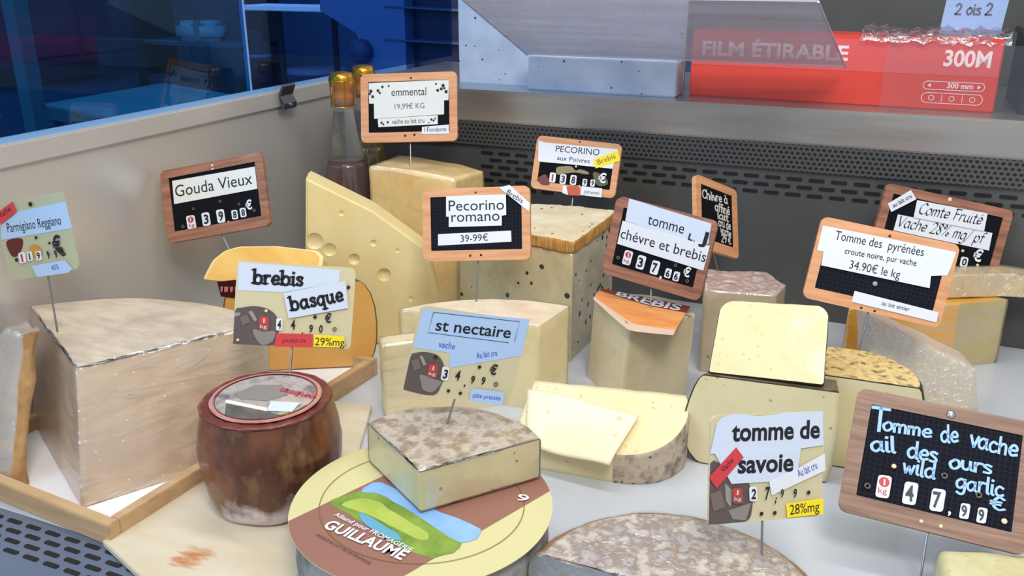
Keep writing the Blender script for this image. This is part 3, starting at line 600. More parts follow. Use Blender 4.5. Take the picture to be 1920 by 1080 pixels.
def cheese(name, label, segs, C, z0, z1, mats, prof='block', amp=.0007, freq=30, shift=(0, 0), ztop=None, names=None, film=None, cat='cheese', frame=None, group=None, rot=None, capn=9, rim=None, filmtags=None, crust=False):
    """loft of an outline between two heights; mats: tag -> material for the sides, 'top' and 'base'"""
    pts, tags = outline(segs); n = len(pts); C = Vector((C[0], C[1])); o0 = Vector((sum(p[0] for p in pts)/n, sum(p[1] for p in pts)/n, z0))
    t = thing(name, label, cat, o0 if frame is None else frame[0], rot, group)
    M = frame[1] if frame else Matrix.Identity(3); off = Vector((0, 0, 0)) if frame else o0
    bm = bmesh.new(); tg = bm.faces.layers.int.new('tg'); keys = []
    def K(k):
        if k not in keys: keys.append(k)
        return keys.index(k)
    def P(p, s, f):
        q = C+(Vector(p)-C)*s; zt = ztop(q.x, q.y) if ztop else z1
        return M @ (Vector((q.x+shift[0]*f, q.y+shift[1]*f, z0+(zt-z0)*f))-off)
    rings = []
    L = list(PROF[prof])
    if crust:
        H_ = max(1e-3, z1-z0); cf = .0016/H_
        def s_at(f):
            for (fa, sa), (fb, sb) in zip(L, L[1:]):
                if fa <= f <= fb: return sa+(sb-sa)*(f-fa)/(fb-fa)
        L = sorted(set([p_ for p_ in L if p_[0] < 1e-6 or p_[0] > 1-1e-6 or cf*1.2 < p_[0] < 1-cf*1.2]+[(cf, s_at(cf)), (1-cf, s_at(1-cf))]))
    s0 = L[0][1]; s1 = L[-1][1]
    lev = [(0, s0*(i/capn)) for i in range(0, capn)]+[(f, s) for f, s in L]+([(1, s1-rim[1])] if rim else [])+[(1, (s1-(rim[1] if rim else 0))*(1-i/capn)) for i in range(1, capn+1)]
    for f, s in lev: rings.append([bm.verts.new(P(p, max(s, 1e-5), f)) for p in pts])
    for li, (A, B) in enumerate(zip(rings, rings[1:])):
        part = 'base' if li < capn else ('rim' if rim and li == capn+len(L)-1 else 'top') if li >= capn+len(L)-1 else None
        for i in range(n):
            j = (i+1) % n; fc = bm.faces.new((A[i], A[j], B[j], B[i])); fc[tg] = K(part or ('rind' if crust and tags[i] == 'cut' and (li == capn or li == capn+len(L)-2) else tags[i]))
    bmesh.ops.remove_doubles(bm, verts=bm.verts, dist=1e-5); bmesh.ops.recalc_face_normals(bm, faces=bm.faces); bm.normal_update()
    seed = Vector((hash(len(label)) % 17, len(name), 0))
    for v in bm.verts:
        v.co += v.normal*amp*(noise.noise(v.co*freq+seed)+.5*noise.noise(v.co*freq*2.7+seed))
    ftmp = bm.copy() if film else None
    names = names or {}
    groups = {}
    for k in keys: groups.setdefault((names.get(k, {'cut': 'paste', 'rind': 'rind', 'top': 'top_rind', 'base': 'underside'}.get(k, k)), mats.get(k, mats.get('rind', mats.get('cut')))), []).append(keys.index(k))
    for (pn, mn), ids in groups.items():
        b2 = bm.copy(); l2 = b2.faces.layers.int['tg']
        bmesh.ops.delete(b2, geom=[f for f in b2.faces if f[l2] not in ids], context='FACES')
        obj_keep(pn, b2, mn, t)
    bm.free()
    if film:
        bmesh.ops.delete(ftmp, geom=[f for f in ftmp.faces if (f[ftmp.faces.layers.int['tg']] not in [keys.index(k_) for k_ in filmtags] if filmtags else f[ftmp.faces.layers.int['tg']] == keys.index('base'))], context='FACES')
        for v in ftmp.verts: v.co += v.normal*(.0014+.0011*abs(noise.noise(v.co*70)))
        obj_keep('plastic_film', ftmp, film, t)
    return t
def obj_keep(name, bm, m, parent):
    me = bpy.data.meshes.new(name); bm.to_mesh(me); bm.free(); me.materials.append(MATS[m])
    for p in me.polygons: p.use_smooth = True
    return link(name, me, parent)
def mid(a, b, k=.5): return Vector(a)*(1-k)+Vector(b)*k

# wooden tray with white paper, against the left wall
t = thing('wooden_tray', 'long wooden tray lined with white paper under the hard cheeses', 'tray', (-.80, .77, 0))
TRW, TRL = .285, .455     # built from its front right corner
t.location = (-.664, .53, 0)
def traybar(x0, y0, x1, y1):
    bm = bmesh.new(); box(bm, (x0, y0, .0), (x1, y1, .025), bev=.001); obj('side_rail', bm, 'tray_wood', t)
traybar(-TRW, 0, 0, .013); traybar(-TRW, TRL-.013, 0, TRL); traybar(-.013, .013, 0, TRL-.013); traybar(-TRW, .013, -TRW+.013, TRL-.013)
bm = bmesh.new(); box(bm, (-TRW+.013, .013, .001), (-.013, TRL-.013, .007)); obj('bottom_board', bm, 'tray_wood', t)
bm = bmesh.new(); box(bm, (-TRW+.0135, .0135, .007), (-.0135, TRL-.0135, .0082)); obj('paper_liner', bm, 'tray_paper', t)
t.rotation_euler = (0, 0, radians(-4.5))

# parmesan, the large wedge
SHV = Vector((-.022, .042, 0))
p0 = at(145, 690, .15)-SHV; R1 = at(503, 604, .15)-SHV; L1 = Vector((-.964, .716, .15))-SHV
parm = cheese('parmesan_wedge', 'huge pale film-wrapped wedge of hard cheese on the wooden tray', [('cut', (p0, R1)), ('rind', (R1, mid(R1, L1)+Vector((-.018, .048, 0)), L1)), ('cut', (L1, p0))],
    p0, .0085, .15, dict(cut='parm_paste', rind='parm_rind', top='parm_top'), shift=SHV, film='film_streak', amp=.0012, freq=16)
# second parmesan piece leaning at the left edge
a = at(50, 912, .0085); a2 = at(18, 925, .0085); b = Vector((-.90, .60, 0)); c = Vector((-.935, .60, 0)); d = Vector((-.93, .566, 0))
cheese('parmesan_offcut', 'narrow crusty hard-cheese piece in bluish film at the left edge of the tray', [('rind', (a2, a)), ('rind', (a, b)), ('cut', (b, c)), ('cut', (c, d)), ('film_side', (d, a2))],
    mid(a, c), .0085, .166, dict(cut='parm_paste', rind='parm_rind', film_side='parm_paste', top='parm_rind'), names=dict(film_side='paste'), shift=(-.012, .062), amp=.007, freq=26, film='film_blue_sheen', filmtags=('film_side', 'cut', 'top'), ztop=lambda x, y: .168+.55*min(0, x+.862))  # the film's tint carries its bluish reflection as colour

# gouda: lower half wheel and the piece stacked on it
g0 = Vector((-.815, .888, .0085)); g1 = Vector((-.630, .992, .0085)); gm = mid(g0, g1); gn = Vector((-(g1-g0).y, (g1-g0).x, 0)).normalized(); gr = (g1-g0).length/2
G0 = Vector((g0.x, g0.y, 0)); G1 = Vector((g1.x, g1.y, 0)); GM = Vector((gm.x, gm.y, 0))
gouda = cheese('gouda_half_wheel', 'orange half wheel of gouda behind the brebis basque card', [*crusty(G0, G1), ('rind', (G1, GM+gn*gr*.62, G0))], GM, .0085, .140, dict(cut='gouda_paste', rind='gouda_rind', top='gouda_rind'), prof='gouda', amp=.0004, crust=True)
cn_ = -gn; cpt = Vector((gm.x, gm.y, 0))
def gface(x, y, o=.0012): return on_plane(x, y, cpt+cn_*o, cn_)-gouda.location
bm = bmesh.new(); bm.faces.new([bm.verts.new(gface(*p)) for p in ((407, 528), (448, 524), (448, 560), (414, 556))]); bmesh.ops.solidify(bm, geom=bm.faces[:], thickness=.0006); gl_ = obj('paper_label', bm, 'oxblood', gouda)
bm = bmesh.new()
for x_, w_ in ((413, 5), (420, 8), (431, 6), (440, 5)):
    bm.faces.new([bm.verts.new(gface(*p, .0024)) for p in ((x_, 538), (x_+w_, 537), (x_+w_-1, 547), (x_+1, 548))])
obj('printed_mark', bm, 'label_pink', gl_)
u_n = Vector((.30, -.80, .52)).normalized(); u_p = at(480, 530, .1415)
ux = Vector((.90, .42, 0)); ux = (ux-u_n*ux.dot(u_n)).normalized(); uy = u_n.cross(ux)
def uface(x, y): q = on_plane(x, y, u_p, u_n)-u_p; return Vector((q.dot(ux), q.dot(uy), 0))
up_ = [uface(*p) for p in ((379, 524), (398, 488), (420, 470), (448, 462), (520, 461), (596, 470), (607, 482), (602, 508), (520, 528), (440, 530))]
cheese('gouda_wedge', 'bright orange gouda wedge with a pale rim lying on top of the gouda half wheel', rpoly(up_, .004), sum(up_, Vector())/len(up_), -.03, 0, dict(rind='gouda_edge', rim='gouda_edge', top='gouda_paste_light', base='gouda_rind'), rim=('gouda_edge', .05), names=dict(top='paste', rim='rind'), frame=(u_p, Matrix((ux, uy, u_n)).transposed()), amp=.0003)

# emmental: upright slab with holes
e0 = at(572, 652, 0); e1 = at(822, 640, 0); ex = (e1-e0).normalized(); ez = Vector((0, 0, 1)); en = ex.cross(ez)  # towards the viewer
def eface(x, y): q = on_plane(x, y, e0, en); return ((q-e0).dot(ex), q.z)
ep = [eface(572, 652), eface(822, 640), eface(826, 560), eface(803, 470), eface(700, 395), eface(573, 333)]
ep[0] = (ep[0][0], 0); ep[1] = (ep[1][0], 0)
bm = bmesh.new(); TH = .055
f_ = [bm.verts.new(Vector((x, 0, z))) for x, z in ep]; b_ = [bm.verts.new(Vector((x, TH, z))) for x, z in ep]; k = len(ep)
bm.faces.new(f_); bm.faces.new(b_[::-1])
for i in range(k): j = (i+1) % k; bm.faces.new((f_[i], f_[j], b_[j], b_[i]))
bmesh.ops.recalc_face_normals(bm, faces=bm.faces); bmesh.ops.bevel(bm, geom=bm.edges[:], offset=.003, segments=3, affect='EDGES')
em_me = bpy.data.meshes.new('emmental_slab'); bm.to_mesh(em_me); bm.free(); em_me.materials.append(MATS['emmental_paste'])
em = link('emmental_slab', em_me); em.matrix_world = Matrix(((ex.x, -en.x, 0, e0.x), (ex.y, -en.y, 0, e0.y), (0, 0, 1, 0), (0, 0, 0, 1)))
bm = bmesh.new()
for px, py, r in ((618, 468, 13), (664, 486, 11), (720, 515, 13), (700, 456, 7), (590, 452, 16), (745, 470, 5), (640, 400, 6), (770, 560, 6)):
    x, z = eface(px, py); bmesh.ops.create_uvsphere(bm, u_segments=20, v_segments=12, radius=r*.00082, matrix=Matrix.Translation((x, -.0015, z)) @ Matrix.Diagonal((1, 1.1 if px == 720 else .7 if r < 12 else .45, 1, 1)))
cu_me = bpy.data.meshes.new('cut'); bm.to_mesh(cu_me); bm.free(); cu_me.materials.append(MATS['emmental_paste']); cu = link('cut', cu_me); cu.matrix_world = em.matrix_world
md = em.modifiers.new('holes', 'BOOLEAN'); md.object = cu; md.operation = 'DIFFERENCE'; md.solver = 'EXACT'
bpy.context.view_layer.update(); dg = bpy.context.evaluated_depsgraph_get(); nm = bpy.data.meshes.new_from_object(em.evaluated_get(dg)); em.modifiers.clear(); em.data = nm; bpy.data.objects.remove(cu)
nm.name = 'emmental_slab'
tag(em, 'tall pale yellow emmental slab with round holes standing upright', 'cheese')
# second emmental block, wrapped, behind
q0 = Vector((-.79, 1.245, 0)); q1 = Vector((-.64, 1.262, 0))
cheese('emmental_block', 'orange-yellow film-wrapped emmental block under the emmental price board', [('cut', (q0, q1)), ('cut', (q1, q1+Vector((.012, .09, 0)))), ('cut', (q1+Vector((.012, .09, 0)), q0+Vector((0, .10, 0)))), ('cut', (q0+Vector((0, .10, 0)), q0))],
    (-.715, 1.30), 0, .235, dict(cut='emmental_wrapped', top='emmental_wrapped'), names=dict(cut='paste', top='paste'), film='film', amp=.002, freq=14, ztop=lambda x, y: .236-.10*max(0, x+.75)-.8*max(0, x+.69)**2)

# pecorino with peppercorns
c0 = at(1075, 455, .185); c0.z = 0; c1 = at(1153, 398, .185); c1.z = 0; c3 = Vector((-.585, 1.165, 0)); c2 = at(1000, 385, .185); c2.z = 0
pk = [('cut', (c3, c0)), ('side', (c0, c1)), ('rind', (c1, mid(c1, c2)+Vector((0, .015, 0)), c2)), ('rind', (c2, c3))]
cc = (c0+c1+c2+c3)/4
cheese('peppered_pecorino', 'tall cheese block studded with black peppercorns under the floral pecorino card', pk, cc, 0, .168, dict(cut='pepper_paste', side='pepper_side', rind='pepper_side', top='pepper_paste'), names=dict(side='side_face', top='paste'), film='film', amp=.0012)
pk2 = [(g_, [cc+(v-cc)*1.025 for v in vv]) for g_, vv in pk]
cheese_rim = cheese('pecorino_cap', '', pk2, cc, .1685, .186, dict(cut='straw_rind', side='straw_rind', rind='straw_rind', top='pepper_top'), names=dict(cut='straw_rim', side='straw_rim', rind='straw_rim', base='straw_rim', top='top_rind'), amp=.0025, freq=45)
pec = bpy.data.objects['peppered_pecorino']
for ch in list(cheese_rim.children):
    ch.location = Vector(cheese_rim.location)-Vector(pec.location); ch.parent = pec
bpy.data.objects.remove(cheese_rim)

# pecorino romano: wedge and the slab before it
r0 = at(748, 580, .12); r1 = at(1068, 574, .12); r2 = at(1012, 612, .12)
for v in (r0, r1, r2): v.z = 0
cheese('romano_wedge', 'ivory pecorino romano wedge with a pinkish top behind the st nectaire card', [('cut', (r0, r2)), ('cut', (r2, r1)), ('rind', (r1, mid(r0, r1)+Vector((-.012, .03, 0)), r0))], (r0+r1+r2)/3, 0, .12, dict(cut='romano_paste', rind='romano_paste', top='romano_top'), names=dict(rind='paste'), film='film')
s0 = at(724, 790, 0); s1 = at(1019, 748, 0); sd = Vector((-(s1-s0).y, (s1-s0).x, 0)).normalized()*.028
cheese('romano_slab', 'pale slab of pecorino romano standing right behind the st nectaire card', [('cut', (s0, s1)), ('cut', (s1, s1+sd)), ('cut', (s1+sd, s0+sd)), ('cut', (s0+sd, s0))], mid(s0, s1)+sd*.5, 0, .106, dict(cut='romano_paste', top='romano_paste'), names=dict(top='paste'), film='film_streak', amp=.001)

# brebis wedge with the brown paper label
w0 = at(1162, 766, 0); w1 = at(1298, 588, .12); w2 = at(1108, 556, .12); w1.z = w2.z = 0; w1 = Vector((-.208, 1.085, 0)); w2 = Vector((-.349, 1.092, 0))
brb = cheese('sheep_cheese_wedge', 'upright beige wedge capped with an orange paper label reading BREBIS', [('cut', (w0, w1)), ('rind', (w1, mid(w1, w2)+Vector((.0, .045, 0)), w2)), ('cut', (w2, w0))], w0, 0, .12, dict(cut='brebis_paste', rind='brebis_rind', top='brebis_paste'), names=dict(top='paste'), film='film', shift=(.006, .002), amp=.0006)
def strip_grid(pl, pr, bands, name, parent, off=.0016, sub=6):
    """a paper band: left and right edge polylines; bands = (part name, material, first row, last row)"""
    NXX = 14
    for pn, mn, i0, i1 in bands:
        bm = bmesh.new(); rows = []
        for i in range(i0, i1+1):
            rows.append([bm.verts.new(Vector(pl[i]).lerp(Vector(pr[i]), j/NXX)+Vector((0, 0, off))) for j in range(NXX+1)])
        for A, B in zip(rows, rows[1:]):
            for j in range(NXX): bm.faces.new((A[j], A[j+1], B[j+1], B[j]))
        bmesh.ops.solidify(bm, geom=bm.faces[:], thickness=.0006); o = obj(pn, bm, mn, parent, True)
    return o
base = brb.location
zt = .1225
TL = at(1128, 543, zt); TR = at(1294, 577, zt); FL = at(1112, 560, zt); FR = at(1262, 628, zt); FM = at(1195, 628, zt); FM2 = at(1240, 640, zt)
lab = bmesh.new()
NL = 14
def labpt(u, v):
    """u along the label, v from its back edge to its curled front edge"""
    e0_ = TL.lerp(TR, u); f_ = FL.lerp(Vector((-.268, 1.004, zt)), min(1, u*1.7)) if u < .588 else Vector((-.268, 1.004, zt)).lerp(FR, (u-.588)/.412)
    p = e0_.lerp(f_, v); p.z = zt+.002-.012*max(0, v-.75)*4*(.4+.6*sin(pi*u))*.5; return p-base
def labband(pn, mn, v0, v1):
    bm = bmesh.new(); g = [[bm.verts.new(labpt(i/NL, v0+(v1-v0)*j/4)) for j in range(5)] for i in range(NL+1)]
    for i in range(NL):
        for j in range(4): bm.faces.new((g[i][j], g[i+1][j], g[i+1][j+1], g[i][j+1]))
    bmesh.ops.recalc_face_normals(bm, faces=bm.faces); return obj(pn, bm, mn, par, True)
par = brb
par = labband('paper_label', 'wedge_label_red', 0, .26); labband('printed_band', 'wedge_label_orange', .26, .86); labband('printed_band', 'wedge_label_tan', .86, 1)
bm = bmesh.new(); put_text(bm, ['BREBIS', (.2, 0), (.93, 0), .2, 'bold', ''], 0, lambda x, y, z: labpt(x, .24-y*1.02)+Vector((0, 0, .0008))); obj('lettering', bm, 'white', par)
lab.free()

# goat cheese at the back
h0 = Vector((-.208, 1.172, 0)); h1 = at(1432, 556, .125); h1.z = 0; h1 = Vector((-.112, 1.186, 0)); h2 = Vector((-.105, 1.235, 0)); h3 = Vector((-.138, 1.285, 0)); h4 = Vector((-.222, 1.262, 0))
cheese('goat_cheese_block', 'grey-beige block with a wrinkled pinkish white rind under the small chalk slate', [('cut', (h0, h1)), ('rind', (h1, h2)), ('rind', (h2, h3)), ('rind', (h3, h4)), ('cut', (h4, h0))], (h0+h1+h2+h3+h4)/5, 0, .125, dict(cut='chevre_paste', rind='chevre_paste', top='chevre_rind'), names=dict(rind='paste'), film='film', amp=.0022, freq=30)

# tomme wedge lying under a cream sheet
j0 = Vector((-.355, .833, 0)); j1 = Vector((-.236, .842, 0)); j2 = Vector((-.188, .862, 0)); j3 = Vector((-.178, .945, 0)); j4 = Vector((-.365, .925, 0))
jz = lambda x, y: .036+max(0, (y-.84))*.36
cheese('tomme_wedge', 'pale tomme wedge with speckled grey rind half covered by a cream sheet', [('cut', (j0, j1)), ('rind', (j1, j2, j3)), ('cut', (j3, j4)), ('cut', (j4, j0))],
    (-.27, .885), 0, .05, dict(cut='tomme_paste', rind='tomme_rind', top='tomme_paste'), names=dict(top='paste'), ztop=jz, amp=.0012)
t = thing('cheese_sheet', 'cream sheet draped across the tomme wedge with a hanging front edge', 'wrapping sheet', (-.29, .87, jz(0, .87)+.002))
bm = bmesh.new(); TLp = Vector((-.365, .905)); TRp = Vector((-.222, .893)); BRp = Vector((-.234, .822)); BLp = Vector((-.335, .828)); NXX = 16
g = []
for i in range(NXX+1):
    row = []
    for j in range(NXX+1):
        u, v = i/NXX, j/NXX; q = TLp.lerp(TRp, u).lerp(BLp.lerp(BRp, u), v); z = jz(q.x, max(q.y, .84))+.003+.0025*sin(u*5+v*3)+.006*u*(1-v)
        if q.y < .838: z -= (.838-q.y)*.5
        row.append(bm.verts.new((q.x+.29, q.y-.87, z-jz(0, .87)-.002)))
    g.append(row)
for i in range(NXX):
    for j in range(NXX): bm.faces.new((g[i][j], g[i+1][j], g[i+1][j+1], g[i][j+1]))
bmesh.ops.recalc_face_normals(bm, faces=bm.faces); bmesh.ops.solidify(bm, geom=bm.faces[:], thickness=-.0022); obj('sheet', bm, 'sheet_cream', t, True)

# black-rind tomme: front slab, the piece on it, the half wheel behind
k0 = Vector((-.176, .920, 0)); k1 = Vector((-.008, .936, 0)); kn = Vector((.022, .042, 0))
kt = cheese('black_rind_tomme', 'pale half tomme with thin black rind behind the tomme de savoie card', [*crusty(k0, k1, right=False), ('cut', (k1, k1+Vector((-.006, .034, 0)))), ('cut', (k1+Vector((-.006, .034, 0)), k0+kn)), ('rind', (k0+kn, k0))], mid(k0, k1, .8), 0, .115, dict(cut='pyr_paste', rind='black_rind', top='pyr_top'), prof='bulge', amp=.0008, crust=True)
# upper piece: leans back on the lower one
l_n = Vector((.05, -.80, .60)).normalized(); l_p = at(1440, 712, .1165); l_p = l_p+Vector((.0, -.004, .0))
lx = Vector((1, .06, 0)); lx = (lx-l_n*lx.dot(l_n)).normalized(); ly = l_n.cross(lx)
def lface(x, y): q = on_plane(x, y, l_p, l_n)-l_p; return Vector((q.dot(lx), q.dot(ly), 0))
lp = [lface(*p) for p in ((1328, 698), (1545, 722), (1556, 574), (1352, 562))]
Ml = Matrix((lx, ly, l_n)).transposed()
cheese('tomme_block', 'bright pale yellow tomme block with small eyes leaning on the black-rind half tomme', rpoly(lp, (.003, .003, .016, .016)), sum(lp, Vector())/4, -.04, 0, dict(rind='black_rind', top='pyr_paste_light'), names=dict(top='paste'), frame=(l_p, Ml), amp=.0008)
m0 = at(1535, 692, .115); m1 = at(1742, 716, .115); m0.z = m1.z = 0; m0 = Vector((-.085, .972, 0)); m1 = Vector((.076, .981, 0))
cheese('labelled_half_wheel', 'half tomme wheel with a speckled yellow label on top, behind the leaning block', [*crusty(m0, m1), ('rind', (m1, mid(m0, m1)+Vector((-.004, .095, 0)), m0))], mid(m0, m1), 0, .115, dict(cut='pyr_paste', rind='black_rind', top='wheel_label'), names=dict(top='label'), prof='tomme', amp=.0006, crust=True)
# film-wrapped wedge behind it
n0 = at(1640, 765, 0); n1 = at(1832, 772, 0); nx = (n1-n0).normalized(); nn = nx.cross(Vector((0, 0, 1)))
def nface(x, y): q = on_plane(x, y, n0, nn)-n0; return Vector((q.dot(nx), q.z, 0))
npt = [Vector((nface(1632, 765).x, 0, 0)), Vector((nface(1832, 770).x, 0, 0)), nface(1828, 692), nface(1628, 594)]
Mn = Matrix((nx, Vector((0, 0, 1)), nn)).transposed()
cheese('wrapped_wedge', 'yellow cheese wedge in shiny crinkled film below the pyrénées price board', [('cut', (npt[0], npt[1])), ('cut', (npt[1], npt[2])), ('side', (npt[2], npt[3])), ('cut', (npt[3], npt[0]))], sum(npt, Vector())/4, -.05, 0,
    dict(cut='wrapped_yellow', side='comte_paste', top='wrapped_yellow'), names=dict(top='paste', side='paste_edge'), frame=(n0, Mn), film='film_sparkle', amp=.0012)
# comté pieces
v0 = at(1778, 690, 0); v1 = Vector((.19, 1.372, 0)); v2 = Vector((.07, 1.43, 0)); v3 = Vector((-.02, 1.245, 0))
cheese('comte_wedge', 'deep yellow comté wedge with film-wrapped side at the right back wall', [('cut', (v3, v0)), ('rind', (v0, v1)), ('rind', (v1, v2)), ('cut', (v2, v3))], (v0+v1+v2+v3)/4, 0, .10, dict(cut='comte_paste', rind='comte_rind', top='comte_paste'), names=dict(top='paste'), film='film_streak')
x0 = at(1765, 560, .1015); x1 = at(1875, 556, .1015); x2 = Vector((.262, 1.40, 0)); x0.z = x1.z = 0; x3 = Vector((.09, 1.435, 0)); x4 = Vector((.0, 1.27, 0))
cheese('comte_slice', 'light film-wrapped comté slice lying on the comté wedge behind its price board', [('cut', (x4, x0)), ('cut', (x0, x1)), ('cut', (x1, x2)), ('rind', (x2, x3)), ('cut', (x3, x4))], (x0+x1+x2+x3+x4)/5, .1025, .136, dict(cut='comte_light', rind='comte_light', top='comte_light'), names=dict(top='paste', rind='paste'), film='film_strong', amp=.001)

# brown wheel on the pale board
t = thing('wooden_board', 'pale flat wooden board with a brown stain in front of the brown wheel', 'board', (-.56, .70, 0))
bp = [Vector((-.672, .527, 0)), Vector((-.505, .468, 0)), Vector((-.445, .585, 0)), Vector((-.578, .885, 0)), Vector((-.612, .882, 0))]
bp[4] = Vector((-.63, .875, 0))
bm = bmesh.new(); prism(bm, [(p.x+.56, p.y-.70) for p in bp], .0005, .008, bev=.001); obj('board', bm, 'board_wood', t)
# the brown stain soaked into the board: a streaky blotch of fixed place on the wood
sc_ = at(356, 1043, .008); nt = MATS['board_wood'].node_tree; N = nt.nodes; bn_ = N['Principled BSDF']; src = bn_.inputs['Base Color'].links[0].from_socket
tc = N.new('ShaderNodeTexCoord'); mpn = N.new('ShaderNodeMapping'); mpn.inputs['Location'].default_value = (-(sc_.x+.56), -(sc_.y-.70), 0); nt.links.new(tc.outputs['Object'], mpn.inputs[0])
ln_ = N.new('ShaderNodeVectorMath'); ln_.operation = 'LENGTH'; nt.links.new(mpn.outputs[0], ln_.inputs[0])
nz_ = N.new('ShaderNodeTexNoise'); nz_.inputs['Scale'].default_value = 90; nz_.inputs['Detail'].default_value = 6; mp2 = N.new('ShaderNodeMapping'); mp2.inputs['Scale'].default_value = (.35, 1.4, 1); mp2.inputs['Rotation'].default_value = (0, 0, .5); nt.links.new(mpn.outputs[0], mp2.inputs[0]); nt.links.new(mp2.outputs[0], nz_.inputs['Vector'])
ma_ = N.new('ShaderNodeMath'); ma_.operation = 'MULTIPLY_ADD'; ma_.inputs[1].default_value = -22; nt.links.new(ln_.outputs['Value'], ma_.inputs[0]); nt.links.new(nz_.outputs['Fac'], ma_.inputs[2])
mr_ = N.new('ShaderNodeMapRange'); mr_.inputs['From Min'].default_value = .06; mr_.inputs['From Max'].default_value = .36; nt.links.new(ma_.outputs[0], mr_.inputs['Value'])
mx_ = N.new('ShaderNodeMix'); mx_.data_type = 'RGBA'; nt.links.new(mr_.outputs[0], mx_.inputs['Factor']); nt.links.new(src, mx_.inputs['A']); mx_.inputs['B'].default_value = lin((186, 104, 34)); nt.links.new(mx_.outputs['Result'], bn_.inputs['Base Color'])
bw = thing('brown_wheel', 'whole brown crusted sheep cheese wheel with a round worn label on top', 'cheese', (-.563, .664, .008))
prof = [(0, 0), (.054, 0), (.060, .004), (.064, .014), (.067, .03), (.069, .05), (.0695, .068), (.068, .085), (.065, .098), (.0625, .106), (.0615, .1105)]
def wobble(bm, amp, freq):
    bm.normal_update()
    for v in bm.verts: v.co += v.normal*amp*(noise.noise(v.co*freq)+.5*noise.noise(v.co*freq*2.3))
def denser(prof, st):
    out = [prof[0]]
    for a_, b_ in zip(prof, prof[1:]):
        m_ = max(1, int(math.dist(a_, b_)/st)); out += [(a_[0]+(b_[0]-a_[0])*i/m_, a_[1]+(b_[1]-a_[1])*i/m_) for i in range(1, m_+1)]
    return out
bm = bmesh.new(); lathe(bm, denser(prof, .004), 96); bmesh.ops.recalc_face_normals(bm, faces=bm.faces); wobble(bm, .0014, 40); o = obj('rind', bm, 'basque_rind', bw, True); bw.scale = (1.07, 1.07, 1.03)
# the white mould near its foot is growth in patches of its own
nt = MATS['basque_rind'].node_tree; N = nt.nodes; b_n = N['Principled BSDF']; src = b_n.inputs['Base Color'].links[0].from_socket
tc = N.new('ShaderNodeTexCoord'); spx = N.new('ShaderNodeSeparateXYZ'); nt.links.new(tc.outputs['Object'], spx.inputs[0]); nn_ = N.new('ShaderNodeTexNoise'); nn_.inputs['Scale'].default_value = 34; nn_.inputs['Detail'].default_value = 6; nt.links.new(tc.outputs['Object'], nn_.inputs['Vector'])
m1_ = N.new('ShaderNodeMath'); m1_.operation = 'MULTIPLY_ADD'; m1_.inputs[1].default_value = -11; m1_.inputs[2].default_value = .25; nt.links.new(spx.outputs[2], m1_.inputs[0])
m2_ = N.new('ShaderNodeMath'); m2_.operation = 'ADD'; nt.links.new(m1_.outputs[0], m2_.inputs[0]); nt.links.new(nn_.outputs['Fac'], m2_.inputs[1])
mr_ = N.new('ShaderNodeMapRange'); mr_.inputs['From Min'].default_value = .45; mr_.inputs['From Max'].default_value = .68; nt.links.new(m2_.outputs[0], mr_.inputs['Value'])
mx_ = N.new('ShaderNodeMix'); mx_.data_type = 'RGBA'; nt.links.new(mr_.outputs[0], mx_.inputs['Factor']); nt.links.new(src, mx_.inputs['A']); mx_.inputs['B'].default_value = lin((206, 190, 192)); nt.links.new(mx_.outputs['Result'], b_n.inputs['Base Color'])
bm = bmesh.new(); lathe(bm, denser([(.0615, .1105), (.0635, .112), (.061, .1135), (.052, .113), (0, .1125)], .003), 96); wobble(bm, .0013, 90); obj('top_rind', bm, 'basque_top', bw, True)
def disc(name, mname, r, z, parent, n=64, r0=0, cx=0, cy=0):
    bm = bmesh.new(); lathe(bm, [(r0, z), (r, z), (r, z-.0006), (r0, z-.0006)] if r0 else [(0, z), (r, z), (r, z-.0006)], n, cx, cy); return obj(name, bm, mname, parent)
lb = disc('paper_label', 'basque_label', .0535, .1152, bw)
disc('printed_ring', 'label_pink', .0525, .1158, lb, r0=.0500); disc('printed_ring', 'basque_top', .0490, .1158, lb, r0=.0482)
def soft(pts, fuzz=0, k=4):
    """closed outline through the points, rounded"""
    P = [Vector((p[0], p[1])) for p in pts]; n = len(P); out = []
    for i in range(n):
        a, q, c, d = P[i-1], P[i], P[(i+1) % n], P[(i+2) % n]
        for j in range(k):
            t = j/k; v = .5*((2*q)+(c-a)*t+(2*a-5*q+4*c-d)*t*t+(3*q-a-3*c+d)*t**3)
            if fuzz: v = v+Vector((noise.noise(Vector((v.x*160, v.y*160, 1))), noise.noise(Vector((v.x*160, v.y*160, 7)))))*fuzz
            out.append((v.x, v.y))
    return out
def flat(name, mname, pts, z, parent):
    if name in ('printed_landscape', 'printed_meadow', 'printed_lake', 'printed_sky'): pts = soft(pts, .0022)
    bm = bmesh.new(); prism(bm, pts, z-.0005, z); return obj(name, bm, mname, parent)
WR = Matrix.Rotation(YAW, 2)
def wp(x, y, z, o, k=1): q = at(x, y, z); return ((q.x-o.x)/k, (q.y-o.y)/k)
wo = Vector((-.563, .664, 0)); zz = .127
def cw(pts, r=.0478): return clip_disc([wp(x, y, zz, wo, 1.07) for x, y in pts], r)
def clip_disc(pts, r):
    out = []
    for p in pts:
        v = Vector(p); out.append(tuple(v if v.length <= r else v*(r/v.length)))
    return out
flat('printed_patch', 'label_dark', cw(((424, 757), (405, 785), (430, 800), (460, 810), (500, 812), (520, 806), (530, 785), (502, 772))), .1160, lb)
flat('printed_patch', 'offwhite', cw(((424, 750), (422, 756), (500, 772), (502, 766))), .1163, lb)
flat('printed_patch', 'label_tan', cw(((520, 775), (530, 788), (522, 806), (560, 798), (600, 780), (590, 770))), .1160, lb)
flat('printed_patch', 'photolight', cw(((440, 738), (480, 722), (530, 722), (540, 740), (500, 752), (450, 748))), .1159, lb)
